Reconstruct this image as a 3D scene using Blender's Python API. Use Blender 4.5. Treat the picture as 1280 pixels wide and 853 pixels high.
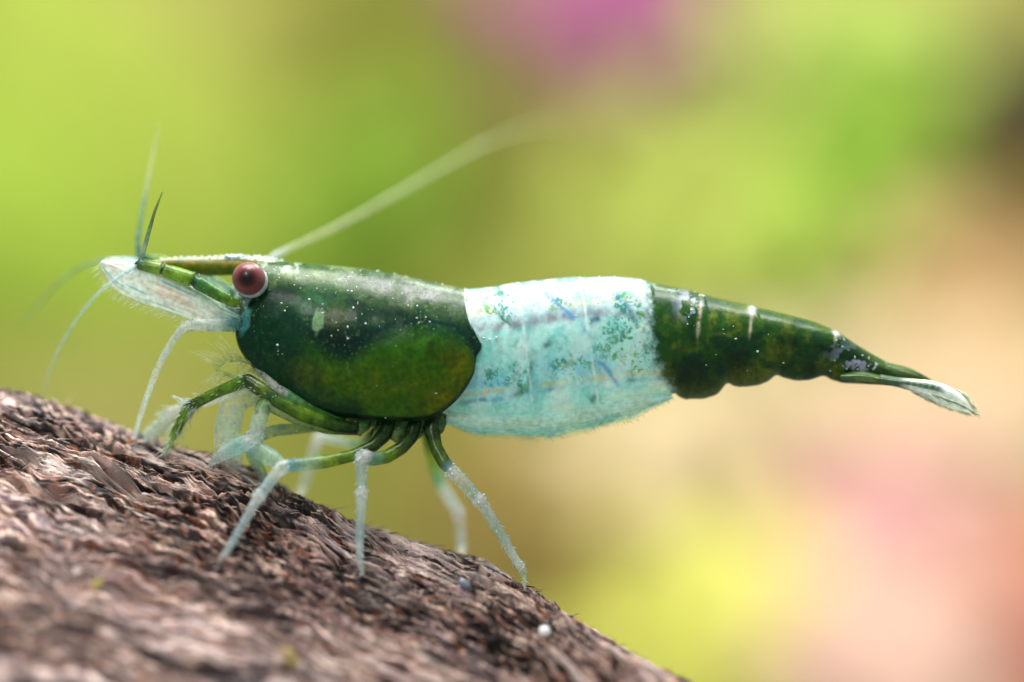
import bpy, math, random
import numpy as np
from mathutils import Vector

random.seed(7)
rng = np.random.default_rng(11)
for o in list(bpy.data.objects):
    bpy.data.objects.remove(o)
SC = bpy.context.scene
COL = SC.collection

# ------------------------------------------------------------------ camera, light, exposure
D = 30.0                                    # camera to focus plane, 1 unit = 1/12.8 of the frame there
cam_d = bpy.data.cameras.new('camera')
cam_d.sensor_width = 36.0
cam_d.lens = 36.0 * D / 12.8
cam_d.clip_end = 2000
cam_d.dof.use_dof = True
cam_d.dof.focus_distance = D - 0.44
APERTURE = 2.5
cam_d.dof.aperture_fstop = cam_d.lens * 1e-3 / APERTURE
cam = bpy.data.objects.new('camera', cam_d)
COL.objects.link(cam)
cam.location = (0, -D, 0)
cam.rotation_euler = (math.radians(90), 0, 0)
SC.camera = cam

W = bpy.data.worlds.new('World')
SC.world = W
W.use_nodes = True
W.node_tree.nodes['Background'].inputs[0].default_value = (0.93, 1.0, 0.96, 1)
W.node_tree.nodes['Background'].inputs[1].default_value = 0.42


def area(name, loc, target, size, power, color):
    l = bpy.data.lights.new(name, 'AREA')
    l.shape = 'DISK'
    l.size = size
    l.energy = power
    l.color = color
    o = bpy.data.objects.new(name, l)
    COL.objects.link(o)
    o.location = loc
    o.rotation_euler = (Vector(target) - Vector(loc)).to_track_quat('-Z', 'Y').to_euler()
    return o


area('tank_lamp', (-2.5, -4.5, 17), (0, 0, 0), 5.0, 2000, (1.0, 0.98, 0.95))
area('back_glow_fill', (3, 9, 13), (0, 0, 0), 5.0, 1600, (0.96, 1.0, 1.0))  # unseen fill added from behind so the translucent legs glow
area('front_flash', (-8, -18, 13), (0, 0, -0.5), 5.0, 1750, (1.0, 0.97, 0.93))
area('plant_fill_light', (0, 15, 80), (0, 140, 0), 80, 350000, (1.0, 0.99, 0.96))  # unseen fill added ahead of the plants to brighten their leaves

SC.view_settings.view_transform = 'Standard'
SC.view_settings.look = 'None'
SC.view_settings.exposure = 0.0
SC.view_settings.gamma = 1.0
SC.cycles.max_bounces = 14
SC.cycles.transparent_max_bounces = 32
SC.cycles.use_denoising = True


# ------------------------------------------------------------------ helpers
def P(px, py, y=0.0):
    """the 3-D point at depth y that the photograph shows at pixel (px, py)"""
    s = (D + y) / D
    return Vector(((px - 640) / 100 * s, y, (426.5 - py) / 100 * s))


def lin(r, g=None, b=None):
    if g is None:
        r, g, b = r
    f = lambda c: (c / 255 / 12.92) if c / 255 <= 0.04045 else ((c / 255 + 0.055) / 1.055) ** 2.4
    return np.array([f(r), f(g), f(b)])


def sstep(a, b, x):
    t = np.clip((x - a) / (b - a), 0, 1)
    return t * t * (3 - 2 * t)


def hash2(ix, iy, iz):
    n = (ix * 374761393 + iy * 668265263 + iz * 2147483647 * 3 + 1013904223) & 0xFFFFFFFF
    n = ((n ^ (n >> 13)) * 1274126177) & 0xFFFFFFFF
    n = ((n ^ (n >> 16)) * 2246822519) & 0xFFFFFFFF
    return ((n ^ (n >> 15)) & 0xFFFFFF) / 0xFFFFFF


def vnoise(x, y, z=0.0, seed=0):
    """value noise, -1..1"""
    x = np.asarray(x, float); y = np.asarray(y, float); z = np.zeros_like(x) + z + seed * 17.3
    xi, yi, zi = np.floor(x).astype(np.int64), np.floor(y).astype(np.int64), np.floor(z).astype(np.int64)
    f = lambda t: t * t * t * (t * (t * 6 - 15) + 10)
    u, v, w = f(x - xi), f(y - yi), f(z - zi)
    r = 0
    for dx, wx in ((0, 1 - u), (1, u)):
        for dy, wy in ((0, 1 - v), (1, v)):
            for dz, wz in ((0, 1 - w), (1, w)):
                r = r + hash2(xi + dx, yi + dy, zi + dz) * wx * wy * wz
    return r * 2 - 1


def fbm(x, y, z=0.0, octv=4, seed=0, gain=0.5):
    a, s, t = 1.0, 0, 0
    for i in range(octv):
        s = s + a * vnoise(x * 2 ** i, y * 2 ** i, z * 2 ** i, seed + i)
        t += a
        a *= gain
    return s / t


def gnoise(x, y, seed=0):
    """gradient noise in the plane, about -1..1"""
    x = np.asarray(x, float); y = np.asarray(y, float)
    xi, yi = np.floor(x).astype(np.int64), np.floor(y).astype(np.int64)
    fx, fy = x - xi, y - yi
    f = lambda t: t * t * t * (t * (t * 6 - 15) + 10)
    u, v = f(fx), f(fy)
    r = 0
    for dx, wx in ((0, 1 - u), (1, u)):
        for dy, wy in ((0, 1 - v), (1, v)):
            a = hash2(xi + dx, yi + dy, np.int64(seed * 7 + 3) + 0 * xi) * 2 * np.pi
            r = r + (np.cos(a) * (fx - dx) + np.sin(a) * (fy - dy)) * wx * wy
    return r * 1.5


def gfbm(x, y, _z=0, octv=4, seed=0, gain=0.55):
    a, s, t = 1.0, 0, 0
    for i in range(octv):
        s = s + a * gnoise(x * 1.93 ** i + 13.7 * i, y * 1.93 ** i + 5.1 * i, seed + i)
        t += a * a
        a *= gain
    return s / math.sqrt(t)


def blob(px, py, cx, cy, rx, ry, rot=0.0):
    c, s = math.cos(math.radians(rot)), math.sin(math.radians(rot))
    dx, dy = px - cx, py - cy
    a = (dx * c + dy * s) / rx
    b = (-dx * s + dy * c) / ry
    return np.exp(-(a * a + b * b))


def polydist(px, py, pts):
    best = np.full(px.shape, 1e9)
    for (x0, y0), (x1, y1) in zip(pts[:-1], pts[1:]):
        dx, dy = x1 - x0, y1 - y0
        t = np.clip(((px - x0) * dx + (py - y0) * dy) / (dx * dx + dy * dy + 1e-9), 0, 1)
        best = np.minimum(best, np.hypot(px - x0 - t * dx, py - y0 - t * dy))
    return best


def spline(pts, n, closed=False):
    """Catmull-Rom through pts (any dimension), n samples at even arc length"""
    p = np.array(pts, float)
    if closed:
        p = np.vstack([p[-1], p, p[0], p[1]])
    else:
        p = np.vstack([2 * p[0] - p[1], p, 2 * p[-1] - p[-2]])
    out = []
    for i in range(1, len(p) - 2):
        for t in np.linspace(0, 1, 24, endpoint=False):
            a, b, c, d = p[i - 1], p[i], p[i + 1], p[i + 2]
            out.append(0.5 * (2 * b + (c - a) * t + (2 * a - 5 * b + 4 * c - d) * t * t + (3 * b - a - 3 * c + d) * t ** 3))
    out.append(p[-2])
    out = np.array(out)
    k = min(3, out.shape[1])
    s = np.concatenate([[0], np.cumsum(np.linalg.norm(np.diff(out[:, :k], axis=0), axis=1))])
    q = np.linspace(0, s[-1], n)
    return np.stack([np.interp(q, s, out[:, j]) for j in range(out.shape[1])], 1)


def curve1(xs, pts):
    a = np.array(pts, float)
    y = np.interp(xs, a[:, 0], a[:, 1])
    k = np.ones(9) / 9
    if len(y) > 30:
        for _ in range(1 if len(pts) > 36 else 2):
            y = np.convolve(np.pad(y, 4, mode='reflect', reflect_type='odd'), k, 'valid')
    return y


def mesh(name, verts, faces, mat, parent=None, col=None, smooth=True):
    """one mesh object; col = per-vertex RGBA (pigment, alpha = opacity)"""
    me = bpy.data.meshes.new(name)
    verts = np.asarray(verts, np.float32)
    if isinstance(faces, np.ndarray):
        k = faces.shape[1]
        me.vertices.add(len(verts)); me.vertices.foreach_set('co', verts.ravel())
        me.loops.add(faces.size); me.loops.foreach_set('vertex_index', faces.astype(np.int32).ravel())
        me.polygons.add(len(faces)); me.polygons.foreach_set('loop_start', np.arange(0, faces.size, k, dtype=np.int32))
        me.update(calc_edges=True); me.validate()
    else:
        me.from_pydata(verts.tolist(), [], faces)
        me.update()
    if col is not None:
        ca = me.color_attributes.new('pigment', 'FLOAT_COLOR', 'POINT')
        ca.data.foreach_set('color', np.asarray(col, np.float32).ravel())
    me.polygons.foreach_set('use_smooth', [smooth] * len(me.polygons))
    me.materials.append(mat)
    o = bpy.data.objects.new(name, me)
    COL.objects.link(o)
    if parent is not None:
        o.parent = parent
        o.matrix_parent_inverse = parent.matrix_world.inverted()
    return o


def grid_faces(n, m, wrap=False, flip=False):
    i = np.arange(n - 1)[:, None]
    j = np.arange(m if wrap else m - 1)[None, :]
    j2 = (j + 1) % m
    f = np.stack([i * m + j + 0 * j2, i * m + j2, (i + 1) * m + j2, (i + 1) * m + j], -1).reshape(-1, 4)
    return f[:, ::-1].copy() if flip else f


def thing(name, label, cat, loc=(0, 0, 0), group=None):
    o = bpy.data.objects.new(name, None)
    COL.objects.link(o)
    o.location = loc
    o.empty_display_size = 0.2
    o['label'] = label
    o['category'] = cat
    if group:
        o['group'] = group
    bpy.context.view_layer.update()
    return o


def tag(o, label, cat, group=None):
    o['label'] = label
    o['category'] = cat
    if group:
        o['group'] = group
    return o


# ------------------------------------------------------------------ materials
def new_mat(name):
    m = bpy.data.materials.new(name)
    m.use_nodes = True
    m.node_tree.nodes.clear()
    return m, m.node_tree.nodes, m.node_tree.links


def pigment_mat(name, rough=0.3, spec=0.5, trans=0.35, mottle=0.25, mscale=18.0, bump=0.0, bscale=60.0, coat=0.0, sss=0.0, see=True):
    """shell / limb material: pigment attribute with a fine mottling, light passing through, opacity from alpha"""
    m, N, L = new_mat(name)
    at = N.new('ShaderNodeAttribute'); at.attribute_name = 'pigment'
    tc = N.new('ShaderNodeTexCoord')
    nz = N.new('ShaderNodeTexNoise'); nz.inputs['Scale'].default_value = mscale; nz.inputs['Detail'].default_value = 5
    L.new(tc.outputs['Object'], nz.inputs['Vector'])
    mr = N.new('ShaderNodeMapRange')
    mr.inputs[1].default_value = 0.3; mr.inputs[2].default_value = 0.7
    mr.inputs[3].default_value = 1 - mottle; mr.inputs[4].default_value = 1 + mottle
    L.new(nz.outputs['Fac'], mr.inputs[0])
    mx = N.new('ShaderNodeVectorMath'); mx.operation = 'SCALE'
    L.new(at.outputs['Color'], mx.inputs[0]); L.new(mr.outputs[0], mx.inputs['Scale'])
    pr = N.new('ShaderNodeBsdfPrincipled')
    L.new(mx.outputs[0], pr.inputs['Base Color'])
    pr.inputs['Roughness'].default_value = rough
    pr.inputs['Specular IOR Level'].default_value = spec
    pr.inputs['Coat Weight'].default_value = coat
    pr.inputs['Coat Roughness'].default_value = 0.12
    if sss:
        pr.inputs['Subsurface Weight'].default_value = sss
        pr.inputs['Subsurface Radius'].default_value = (0.5, 0.5, 0.4)
        pr.inputs['Subsurface Scale'].default_value = 0.10
    if bump:
        nb = N.new('ShaderNodeTexNoise'); nb.inputs['Scale'].default_value = bscale; nb.inputs['Detail'].default_value = 4
        L.new(tc.outputs['Object'], nb.inputs['Vector'])
        bp = N.new('ShaderNodeBump'); bp.inputs['Strength'].default_value = bump; bp.inputs['Distance'].default_value = 0.02
        L.new(nb.outputs['Fac'], bp.inputs['Height']); L.new(bp.outputs[0], pr.inputs['Normal'])
    sh = pr.outputs[0]
    if trans:
        tl = N.new('ShaderNodeBsdfTranslucent')
        L.new(mx.outputs[0], tl.inputs['Color'])
        ms = N.new('ShaderNodeMixShader'); ms.inputs[0].default_value = trans
        L.new(sh, ms.inputs[1]); L.new(tl.outputs[0], ms.inputs[2]); sh = ms.outputs[0]
    if see:
        tp = N.new('ShaderNodeBsdfTransparent')
        # tinted see-through shell
        mt = N.new('ShaderNodeMix'); mt.data_type = 'RGBA'; mt.inputs[0].default_value = 0.45
        mt.inputs[6].default_value = (1, 1, 1, 1); L.new(mx.outputs[0], mt.inputs[7])
        L.new(mt.outputs[2], tp.inputs['Color'])
        m2 = N.new('ShaderNodeMixShader')
        L.new(at.outputs['Alpha'], m2.inputs[0]); L.new(tp.outputs[0], m2.inputs[1]); L.new(sh, m2.inputs[2]); sh = m2.outputs[0]
    out = N.new('ShaderNodeOutputMaterial')
    L.new(sh, out.inputs['Surface'])
    return m


def plain_mat(name, rgb, rough=0.5, trans=0.0, var=0.2, scale=4.0, spec=0.4, coat=0.0):
    m, N, L = new_mat(name)
    tc = N.new('ShaderNodeTexCoord')
    nz = N.new('ShaderNodeTexNoise'); nz.inputs['Scale'].default_value = scale; nz.inputs['Detail'].default_value = 4
    L.new(tc.outputs['Object'], nz.inputs['Vector'])
    rp = N.new('ShaderNodeValToRGB')
    rp.color_ramp.elements[0].position = 0.3; rp.color_ramp.elements[1].position = 0.7
    rp.color_ramp.elements[0].color = (*[c * (1 - var) for c in rgb], 1)
    rp.color_ramp.elements[1].color = (*[min(1, c * (1 + var)) for c in rgb], 1)
    L.new(nz.outputs['Fac'], rp.inputs['Fac'])
    pr = N.new('ShaderNodeBsdfPrincipled')
    L.new(rp.outputs[0], pr.inputs['Base Color'])
    pr.inputs['Roughness'].default_value = rough
    pr.inputs['Specular IOR Level'].default_value = spec
    pr.inputs['Coat Weight'].default_value = coat
    sh = pr.outputs[0]
    if trans:
        tl = N.new('ShaderNodeBsdfTranslucent'); L.new(rp.outputs[0], tl.inputs['Color'])
        ms = N.new('ShaderNodeMixShader'); ms.inputs[0].default_value = trans
        L.new(sh, ms.inputs[1]); L.new(tl.outputs[0], ms.inputs[2]); sh = ms.outputs[0]
    out = N.new('ShaderNodeOutputMaterial'); L.new(sh, out.inputs['Surface'])
    return m


M_CARA = pigment_mat('carapace_shell', rough=0.30, spec=0.14, trans=0.12, mottle=0.3, mscale=16, bump=0.12, bscale=30, coat=0.03, sss=0.55, see=False)
M_BODY = pigment_mat('body_flesh', rough=0.30, spec=0.3, trans=0.36, mottle=0.16, mscale=14, bump=0.15, bscale=24, coat=0.06, sss=0.5)
M_LIMB = pigment_mat('limb_shell', rough=0.25, spec=0.5, trans=0.45, mottle=0.18, mscale=22, bump=0.12, bscale=60)
M_FIN = pigment_mat('fin_membrane', rough=0.3, spec=0.4, trans=0.45, mottle=0.2, mscale=16, bump=0.2, bscale=40)
M_WOOD = pigment_mat('weathered_wood', rough=0.72, spec=0.3, trans=0.0, mottle=0.18, mscale=40, bump=0.12, bscale=60, see=False)
M_SPECK = plain_mat('pale_speck', (0.58, 0.70, 0.74), rough=0.15, spec=0.8, trans=0.15)


# ------------------------------------------------------------------ tank background
def backdrop():
    # a curved wall of murky planted background far behind, slightly thick
    n, m, R = 60, 40, 190.0
    v = []
    for i in range(n):
        a = math.radians(-62 + 124 * i / (n - 1))
        for j in range(m):
            z = -110 + 220 * j / (m - 1)
            dr = 2.5 * float(fbm(np.array([a * 6.0]), np.array([z * 0.05]))[0])
            v.append(((R + dr) * math.sin(a), 40 + (R + dr) * math.cos(a), z))
    back = [(x * 1.01, 40 + (y - 40) * 1.01 + 1.5, z) for x, y, z in v]
    f = grid_faces(n, m)
    fb = grid_faces(n, m, flip=True) + n * m
    m_, N, L = new_mat('tank_wall')
    tc = N.new('ShaderNodeTexCoord')
    nz = N.new('ShaderNodeTexNoise'); nz.inputs['Scale'].default_value = 0.035; nz.inputs['Detail'].default_value = 2
    L.new(tc.outputs['Object'], nz.inputs['Vector'])
    rp = N.new('ShaderNodeValToRGB')
    for k, (p, c) in enumerate(((0.3, (0.30, 0.32, 0.05)), (0.5, (0.46, 0.46, 0.10)), (0.72, (0.60, 0.54, 0.18)))):
        e = rp.color_ramp.elements[k] if k < 2 else rp.color_ramp.elements.new(p)
        e.position = p; e.color = (*c, 1)
    L.new(nz.outputs['Fac'], rp.inputs[0])
    d = N.new('ShaderNodeBsdfDiffuse'); L.new(rp.outputs[0], d.inputs[0])
    out = N.new('ShaderNodeOutputMaterial'); L.new(d.outputs[0], out.inputs[0])
    o = mesh('backdrop', np.vstack([v, back]), np.vstack([f, fb]), m_)
    o['kind'] = 'structure'


backdrop()
LEAF_MATS = {}


def leaf_mat(rgb):
    k = tuple(rgb)
    if k not in LEAF_MATS:
        LEAF_MATS[k] = plain_mat('plant_leaf', rgb, rough=0.6, trans=0.4, var=0.18, scale=0.25, spec=0.04)
    return LEAF_MATS[k]


def leaf_data(length, width, curl, fold, thick=0.12):
    """blade along +Z from the origin, closed, with a folded midrib and a wavy margin"""
    n, m = 14, 7
    vs = []
    for side in (0, 1):
        for i in range(n):
            t = i / (n - 1)
            w = width * 0.5 * (math.sin(math.pi * min(1, t * 0.93 + 0.05)) ** 0.8 + 0.03)
            for j in range(m):
                s = -1 + 2 * j / (m - 1)
                x = s * w
                z = length * (math.sin(curl * t) / curl if curl else t)
                y = length * ((1 - math.cos(curl * t)) / curl if curl else 0) + fold * abs(s) * w + 0.05 * w * math.sin(9 * t + 3 * s)
                vs.append((x, y + (thick if side else 0) * (1 - s * s * 0.9), z))
    f = grid_faces(n, m).tolist()
    f2 = (grid_faces(n, m, flip=True) + n * m).tolist()
    rim = []
    for i in range(n - 1):
        a, b = i * m, (i + 1) * m
        rim.append((a, b, b + n * m, a + n * m))
        a, b = i * m + m - 1, (i + 1) * m + m - 1
        rim.append((b, a, a + n * m, b + n * m))
    return vs, f + f2 + rim


def tube_data(pts, radii, sides=10):
    pts = [Vector(p) for p in pts]
    n = len(pts)
    v, nrm = [], None
    for i, p in enumerate(pts):
        t = (pts[min(i + 1, n - 1)] - pts[max(i - 1, 0)])
        t = t.normalized() if t.length > 1e-9 else Vector((0, 0, 1))
        if nrm is None:
            nrm = t.cross(Vector((0, 1, 0.13)))
            if nrm.length < 1e-4:
                nrm = t.cross(Vector((1, 0, 0)))
        nrm = (nrm - t * nrm.dot(t)).normalized()
        bn = t.cross(nrm)
        for k in range(sides):
            a = 2 * math.pi * k / sides
            v.append(tuple(p + (nrm * math.cos(a) + bn * math.sin(a)) * radii[i]))
    f = grid_faces(n, sides, wrap=True).tolist()
    v.append(tuple(pts[0])); v.append(tuple(pts[-1]))
    for k in range(sides):
        f.append((n * sides, (k + 1) % sides, k))
        f.append((n * sides + 1, (n - 1) * sides + k, (n - 1) * sides + (k + 1) % sides))
    return v, f


def plant(name, label, px, py, y, sx, sy, n, rgb, leaf_len, leaf_w, tilt=0.0, cat='water plant', stemrgb=(0.25, 0.22, 0.06), droop=0.5):
    """a leafy stem plant whose crown fills about sx by sy pixels round (px, py)"""
    c = P(px, py, y)
    k = (D + y) / D / 100
    base = Vector((c.x - math.tan(tilt) * sy * k, y, c.z - sy * k * 1.15))
    root = thing(name, label, cat, base, 'blurred plants behind the shrimp')
    top = c + Vector((math.tan(tilt) * sy * k * .6, 0, sy * k * 0.75))
    sp = [base.lerp(top, t) + Vector((math.sin(t * 3) * sx * k * 0.05, 0, 0)) for t in np.linspace(0, 1, 10)]
    v, f = tube_data(sp, np.linspace(0.35, 0.15, 10), 8)
    mesh('stem', v, f, plain_mat('plant_stem', [c * 0.8 for c in rgb]), root)
    shapes = []
    for q in range(3):
        v, f = leaf_data(leaf_len * (0.8 + 0.2 * q), leaf_w, droop + 0.25 * q, 0.25)
        shapes.append((v, f))
    proto = []
    for q in range(3):
        o = mesh('leaf', shapes[q][0], shapes[q][1], leaf_mat(rgb), root)
        proto.append(o)
    for i in range(n):
        o = proto[i] if i < 3 else proto[i % 3].copy()
        if i >= 3:
            COL.objects.link(o)
        t = (i + 0.5) / n
        sp_t = base.lerp(top, 0.12 + 0.85 * t)
        sp_t = sp_t + Vector((max(-0.75, min(0.75, random.gauss(0, .30))) * sx * k, random.uniform(-6, 6), random.uniform(-.1, .1) * sy * k - leaf_len * 0.4))
        o.parent = root
        o.matrix_parent_inverse = root.matrix_world.inverted()
        o.location = sp_t
        o.rotation_euler = (random.uniform(-0.7, 0.5), random.uniform(-1.0, 1.0) + tilt, random.uniform(-0.6, 0.6))
    return root


def broad_leaf(name, label, base, tip, width, y, rgb, curl=0.5, yaw=0.0):
    """one big sword plant blade from pixel base to pixel tip at depth y, with its petiole and midrib"""
    a, b = P(*base, y), P(*tip, y)
    root = thing(name, label, 'leaf', a, 'blurred plants behind the shrimp')
    d = b - a
    L_ = d.length
    v, f = leaf_data(L_ / (math.sin(curl) / curl), width, curl, 0.15, 0.25)
    o = mesh('blade', v, f, leaf_mat(rgb), root)
    o.matrix_parent_inverse.identity()
    q = Vector((0, 0, 1)).rotation_difference(d.normalized())
    o.rotation_mode = 'QUATERNION'
    o.rotation_quaternion = q
    v, f = tube_data([Vector((0, -0.25 + L_ * ((1 - math.cos(curl * t)) / curl), L_ * math.sin(curl * t) / math.sin(curl))) for t in np.linspace(-0.08, 0.95, 16)], np.linspace(0.5, 0.12, 16), 8)
    mr = mesh('midrib', v, f, leaf_mat((min(1, rgb[0] * 1.1), min(1, rgb[1] * 1.1), rgb[2])), root)
    mr.matrix_parent_inverse.identity()
    mr.rotation_mode = 'QUATERNION'
    mr.rotation_quaternion = q


LIME = (0.42, 0.51, 0.085)
broad_leaf('sword_leaf', 'broad bright lime leaf blurred across the upper left behind the antennae', (-400, -250), (470, 440), 17, 118, LIME, 0.35)
broad_leaf('sword_leaf', 'blurred mid green leaf low at the left edge behind the antennal tips', (-260, 140), (190, 400), 13, 100, (0.34, 0.46, 0.06), 0.3)
plant('stem_plant', 'dark olive plant blurred at the top left of centre beside the lime leaf', 470, 60, 146, 260, 170, 44, (0.24, 0.25, 0.04), 6, 3.2)
plant('stem_plant', 'deep green plant blurred in the gap above the long swept back antenna', 450, 240, 112, 150, 90, 36, (0.22, 0.36, 0.04), 6, 3)
plant('stem_plant', 'blurred magenta pink plant tip at the top centre', 795, 0, 136, 250, 100, 58, (0.58, 0.16, 0.41), 5, 3.1)
plant('stem_plant', 'brownish olive plant blurred just under the magenta plant tip', 680, 170, 138, 220, 110, 40, (0.33, 0.31, 0.07), 6, 3.2)
plant('stem_plant', 'blurred leafy plant of fresh green to the upper right above the tail', 1062, 178, 120, 190, 140, 46, (0.28, 0.50, 0.05), 5, 2.8)
plant('stem_plant', 'pale yellow green plant blurred just above the banded back', 950, 285, 122, 340, 110, 64, (0.62, 0.72, 0.16), 6, 3.2)
plant('stem_plant', 'yellow green plant blurred along the top edge right of the magenta tip', 1000, 30, 133, 200, 110, 50, (0.62, 0.70, 0.20), 6, 3.2)
plant('stem_plant', 'dark brown plant blurred in the upper right corner', 1290, 115, 112, 70, 80, 34, (0.05, 0.045, 0.03), 4.5, 2.6)
plant('stem_plant', 'rusty salmon plant blurred at the right edge beyond the tail fan', 1262, 265, 122, 120, 130, 34, (0.66, 0.32, 0.18), 5, 2.6)
plant('stem_plant', 'tan orange plant blurred above the tail fan', 1170, 385, 118, 230, 130, 52, (0.76, 0.56, 0.28), 6, 3.2)
plant('stem_plant', 'pale peach plant blurred behind and below the tail', 1010, 540, 108, 360, 110, 60, (0.78, 0.66, 0.42), 6, 3.2)
plant('stem_plant', 'light cream plant blurred at the right edge below the tail fan', 1210, 545, 106, 190, 110, 40, (0.84, 0.66, 0.46), 5.5, 3)
plant('stem_plant', 'soft pink plant blurred in the lower right under the tail fan', 1080, 670, 98, 150, 90, 40, (0.76, 0.42, 0.44), 5, 2.6)
plant('stem_plant', 'bright yellow plant blurred to the right of the log', 880, 785, 92, 190, 130, 50, (0.82, 0.82, 0.20), 5, 2.8)
plant('stem_plant', 'coral red plant blurred in the lower right corner', 1292, 765, 90, 80, 130, 36, (0.76, 0.30, 0.20), 5, 2.8)
plant('stem_plant', 'brownish ochre plant blurred behind the rear legs', 680, 650, 100, 180, 110, 40, (0.32, 0.24, 0.07), 5.5, 3)
plant('stem_plant', 'pale rose beige plant blurred at the bottom right between yellow and coral ones', 1110, 800, 86, 220, 90, 44, (0.74, 0.52, 0.42), 5.5, 3)


# ------------------------------------------------------------------ driftwood
CREST = [(-620, 395), (-300, 440), (-120, 474), (0, 499), (60, 513), (120, 531), (200, 562), (260, 577), (320, 598), (370, 625), (440, 655), (520, 685), (600, 713), (660, 746), (720, 786), (780, 822), (860, 858), (980, 920), (1150, 1030), (1400, 1220)]
CRY = [(-700, 0.55), (0, 0.45), (200, 0.30), (420, -0.05), (650, -0.42), (760, -1.1), (860, -1.9), (1000, -2.8), (1400, -4)]
SECT = [(0, 0), (-0.35, -0.10), (-0.75, -0.42), (-1.15, -0.86), (-2.0, -1.78), (-3.0, -2.9), (-3.9, -4.0), (-4.4, -5.4), (-3.6, -7.2), (-1, -8.2), (2.2, -7.5), (3.4, -5), (3.0, -2.5), (2.0, -1.0), (1.05, -0.28), (0.42, -0.04)]


def driftwood():
    xs = np.concatenate([np.linspace(-620, -40, 50, endpoint=False), np.linspace(-40, 920, 860, endpoint=False), np.linspace(920, 1400, 30)])
    sec = spline(SECT, 1500, closed=True)[:-1]
    # keep the visible face dense, thin out the underside
    vis = (sec[:, 1] > -4.6) & (sec[:, 0] < 0.7)
    keep = np.array([k for k in range(len(sec)) if vis[k] or k % 14 == 0])
    s0 = sec[keep]
    # densify the visible part
    allp = []
    for k in range(len(s0)):
        a, b = s0[k], s0[(k + 1) % len(s0)]
        allp.append(a)
        if a[1] > -2.6 and a[0] < 0.6 and np.hypot(*(b - a)) < 0.05:
            allp.append((a + b) / 2)
    sec = np.array(allp)
    d = np.roll(sec, -1, 0) - np.roll(sec, 1, 0)
    nr = np.stack([d[:, 1], -d[:, 0]], 1)
    nr /= np.linalg.norm(nr, axis=1)[:, None]
    if nr[0, 1] < 0:
        nr = -nr
    seg = np.hypot(*(np.roll(sec, -1, 0) - sec).T)
    arc = np.concatenate([[0], np.cumsum(seg)[:-1]])
    arc = np.where(arc > arc[-1] * 0.75, arc - (arc[-1] + seg[-1]), arc)
    cy = curve1(xs, CRY)
    cp = np.interp(xs, *np.array(CREST, float).T)
    sc = (D + cy) / D
    CX, CZ = (xs - 640) / 100 * sc, (426.5 - cp) / 100 * sc
    dist = np.concatenate([[0], np.cumsum(np.hypot(np.diff(CX), np.diff(CZ)))])
    A, B = np.meshgrid(dist, arc, indexing='ij')
    # grain lets go of the axis a little with distance from the crest
    warp = 0.22 * gfbm(A * 0.5, B * 0.7, 0, 3, 3) + 0.04 * gfbm(A * 2.5, B * 3, 0, 2, 4)
    Bw = B + warp - 0.16 * A + 0.09 * np.clip(B, 0, 3.5) * (A - 11)
    fore = sstep(1.2, 2.4, B)                                  # the front of the log is worn smoother
    Bf = Bw + 0.014 * gfbm(A * 1.6, B * 3.0, 0, 3, 6) + 0.010 * gnoise(A * 6, B * 9, 8)
    g1 = gfbm(A * 0.40, Bw * 1.3, 0, 4, 5)
    g2 = gfbm(A * 0.55, Bf * 7.0, 0, 3, 9)
    fib = gfbm(A * 1.1, Bf * 23, 0, 3, 13)
    fine = gfbm(A * 2.2, Bf * 40, 0, 2, 17)
    brk = gfbm(A * 3.6, Bf * 13, 0, 3, 19)                     # the fibres are broken into short lengths
    pits = np.clip(gfbm(A * 1.05, Bf * 12, 0, 4, 23) - 0.16 - 0.14 * fore, 0, 0.6)
    spit = np.clip(gfbm(A * 2.8, Bf * 24, 0, 3, 25) - 0.16 - 0.12 * fore, 0, 0.6)
    bigp = np.clip(gfbm(A * 0.55, Bw * 4.2, 0, 4, 24) - 0.36, 0, 0.7)
    crack = np.clip(1 - np.abs(gfbm(A * 0.30, Bf * 3.8, 0, 3, 29)) * 8, 0, 1) * sstep(-0.1, 0.35, gfbm(A * 0.6, Bw * 1.2, 0, 2, 31))
    zone = sstep(-0.45, 0.45, gfbm(A * 0.45, B * 0.9, 0, 3, 71))          # rough and smooth stretches
    zn2 = sstep(-0.3, 0.5, gfbm(A * 0.9, Bw * 2.2, 0, 3, 73))
    crumb = gfbm(A * 7.5, Bf * 15, 0, 3, 75)
    h = 0.10 * g1 + 0.030 * (0.3 + zone) * crumb + 0.06 * g2 + (0.020 + 0.026 * zone) * fib + 0.014 * fine + (0.012 + 0.05 * zone) * brk - (0.18 + 0.3 * zn2) * pits - (0.08 + 0.22 * zone) * spit - 0.55 * bigp - 0.26 * crack + 0.05
    nA, nB = A.shape
    V = np.empty((nA, nB, 3))
    V[..., 0] = CX[:, None] + 0 * B
    V[..., 1] = cy[:, None] + sec[None, :, 0] + nr[None, :, 0] * h
    V[..., 2] = CZ[:, None] + sec[None, :, 1] + nr[None, :, 1] * h
    # pigment: mauve brown with pale tan fibres, rusty flecks, dark streaks
    c = np.zeros((nA, nB, 4)); c[..., 3] = 1
    base = lin(152, 118, 108); tan = lin(228, 198, 182); lil = lin(182, 160, 168); dark = lin(20, 14, 17); rust = lin(170, 108, 76)
    rgb = np.broadcast_to(base, (nA, nB, 3)).copy()
    mixin = lambda col, k: rgb + (col - rgb) * k[..., None]
    rgb = mixin(lil, 0.8 * sstep(-0.2, 0.4, gfbm(A * 0.4, Bw * 1.2, 0, 3, 51)))
    rgb = mixin(lin(206, 186, 186), 0.5 * fore)
    rgb = mixin(lin(150, 92, 84), 0.55 * sstep(0.15, 0.6, gfbm(A * 0.5, Bw * 1.5, 0, 3, 63)))
    rgb = mixin(tan, 0.9 * sstep(-0.05, 0.40, gfbm(A * 1.2, Bf * 21, 0, 3, 53)))
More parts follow.
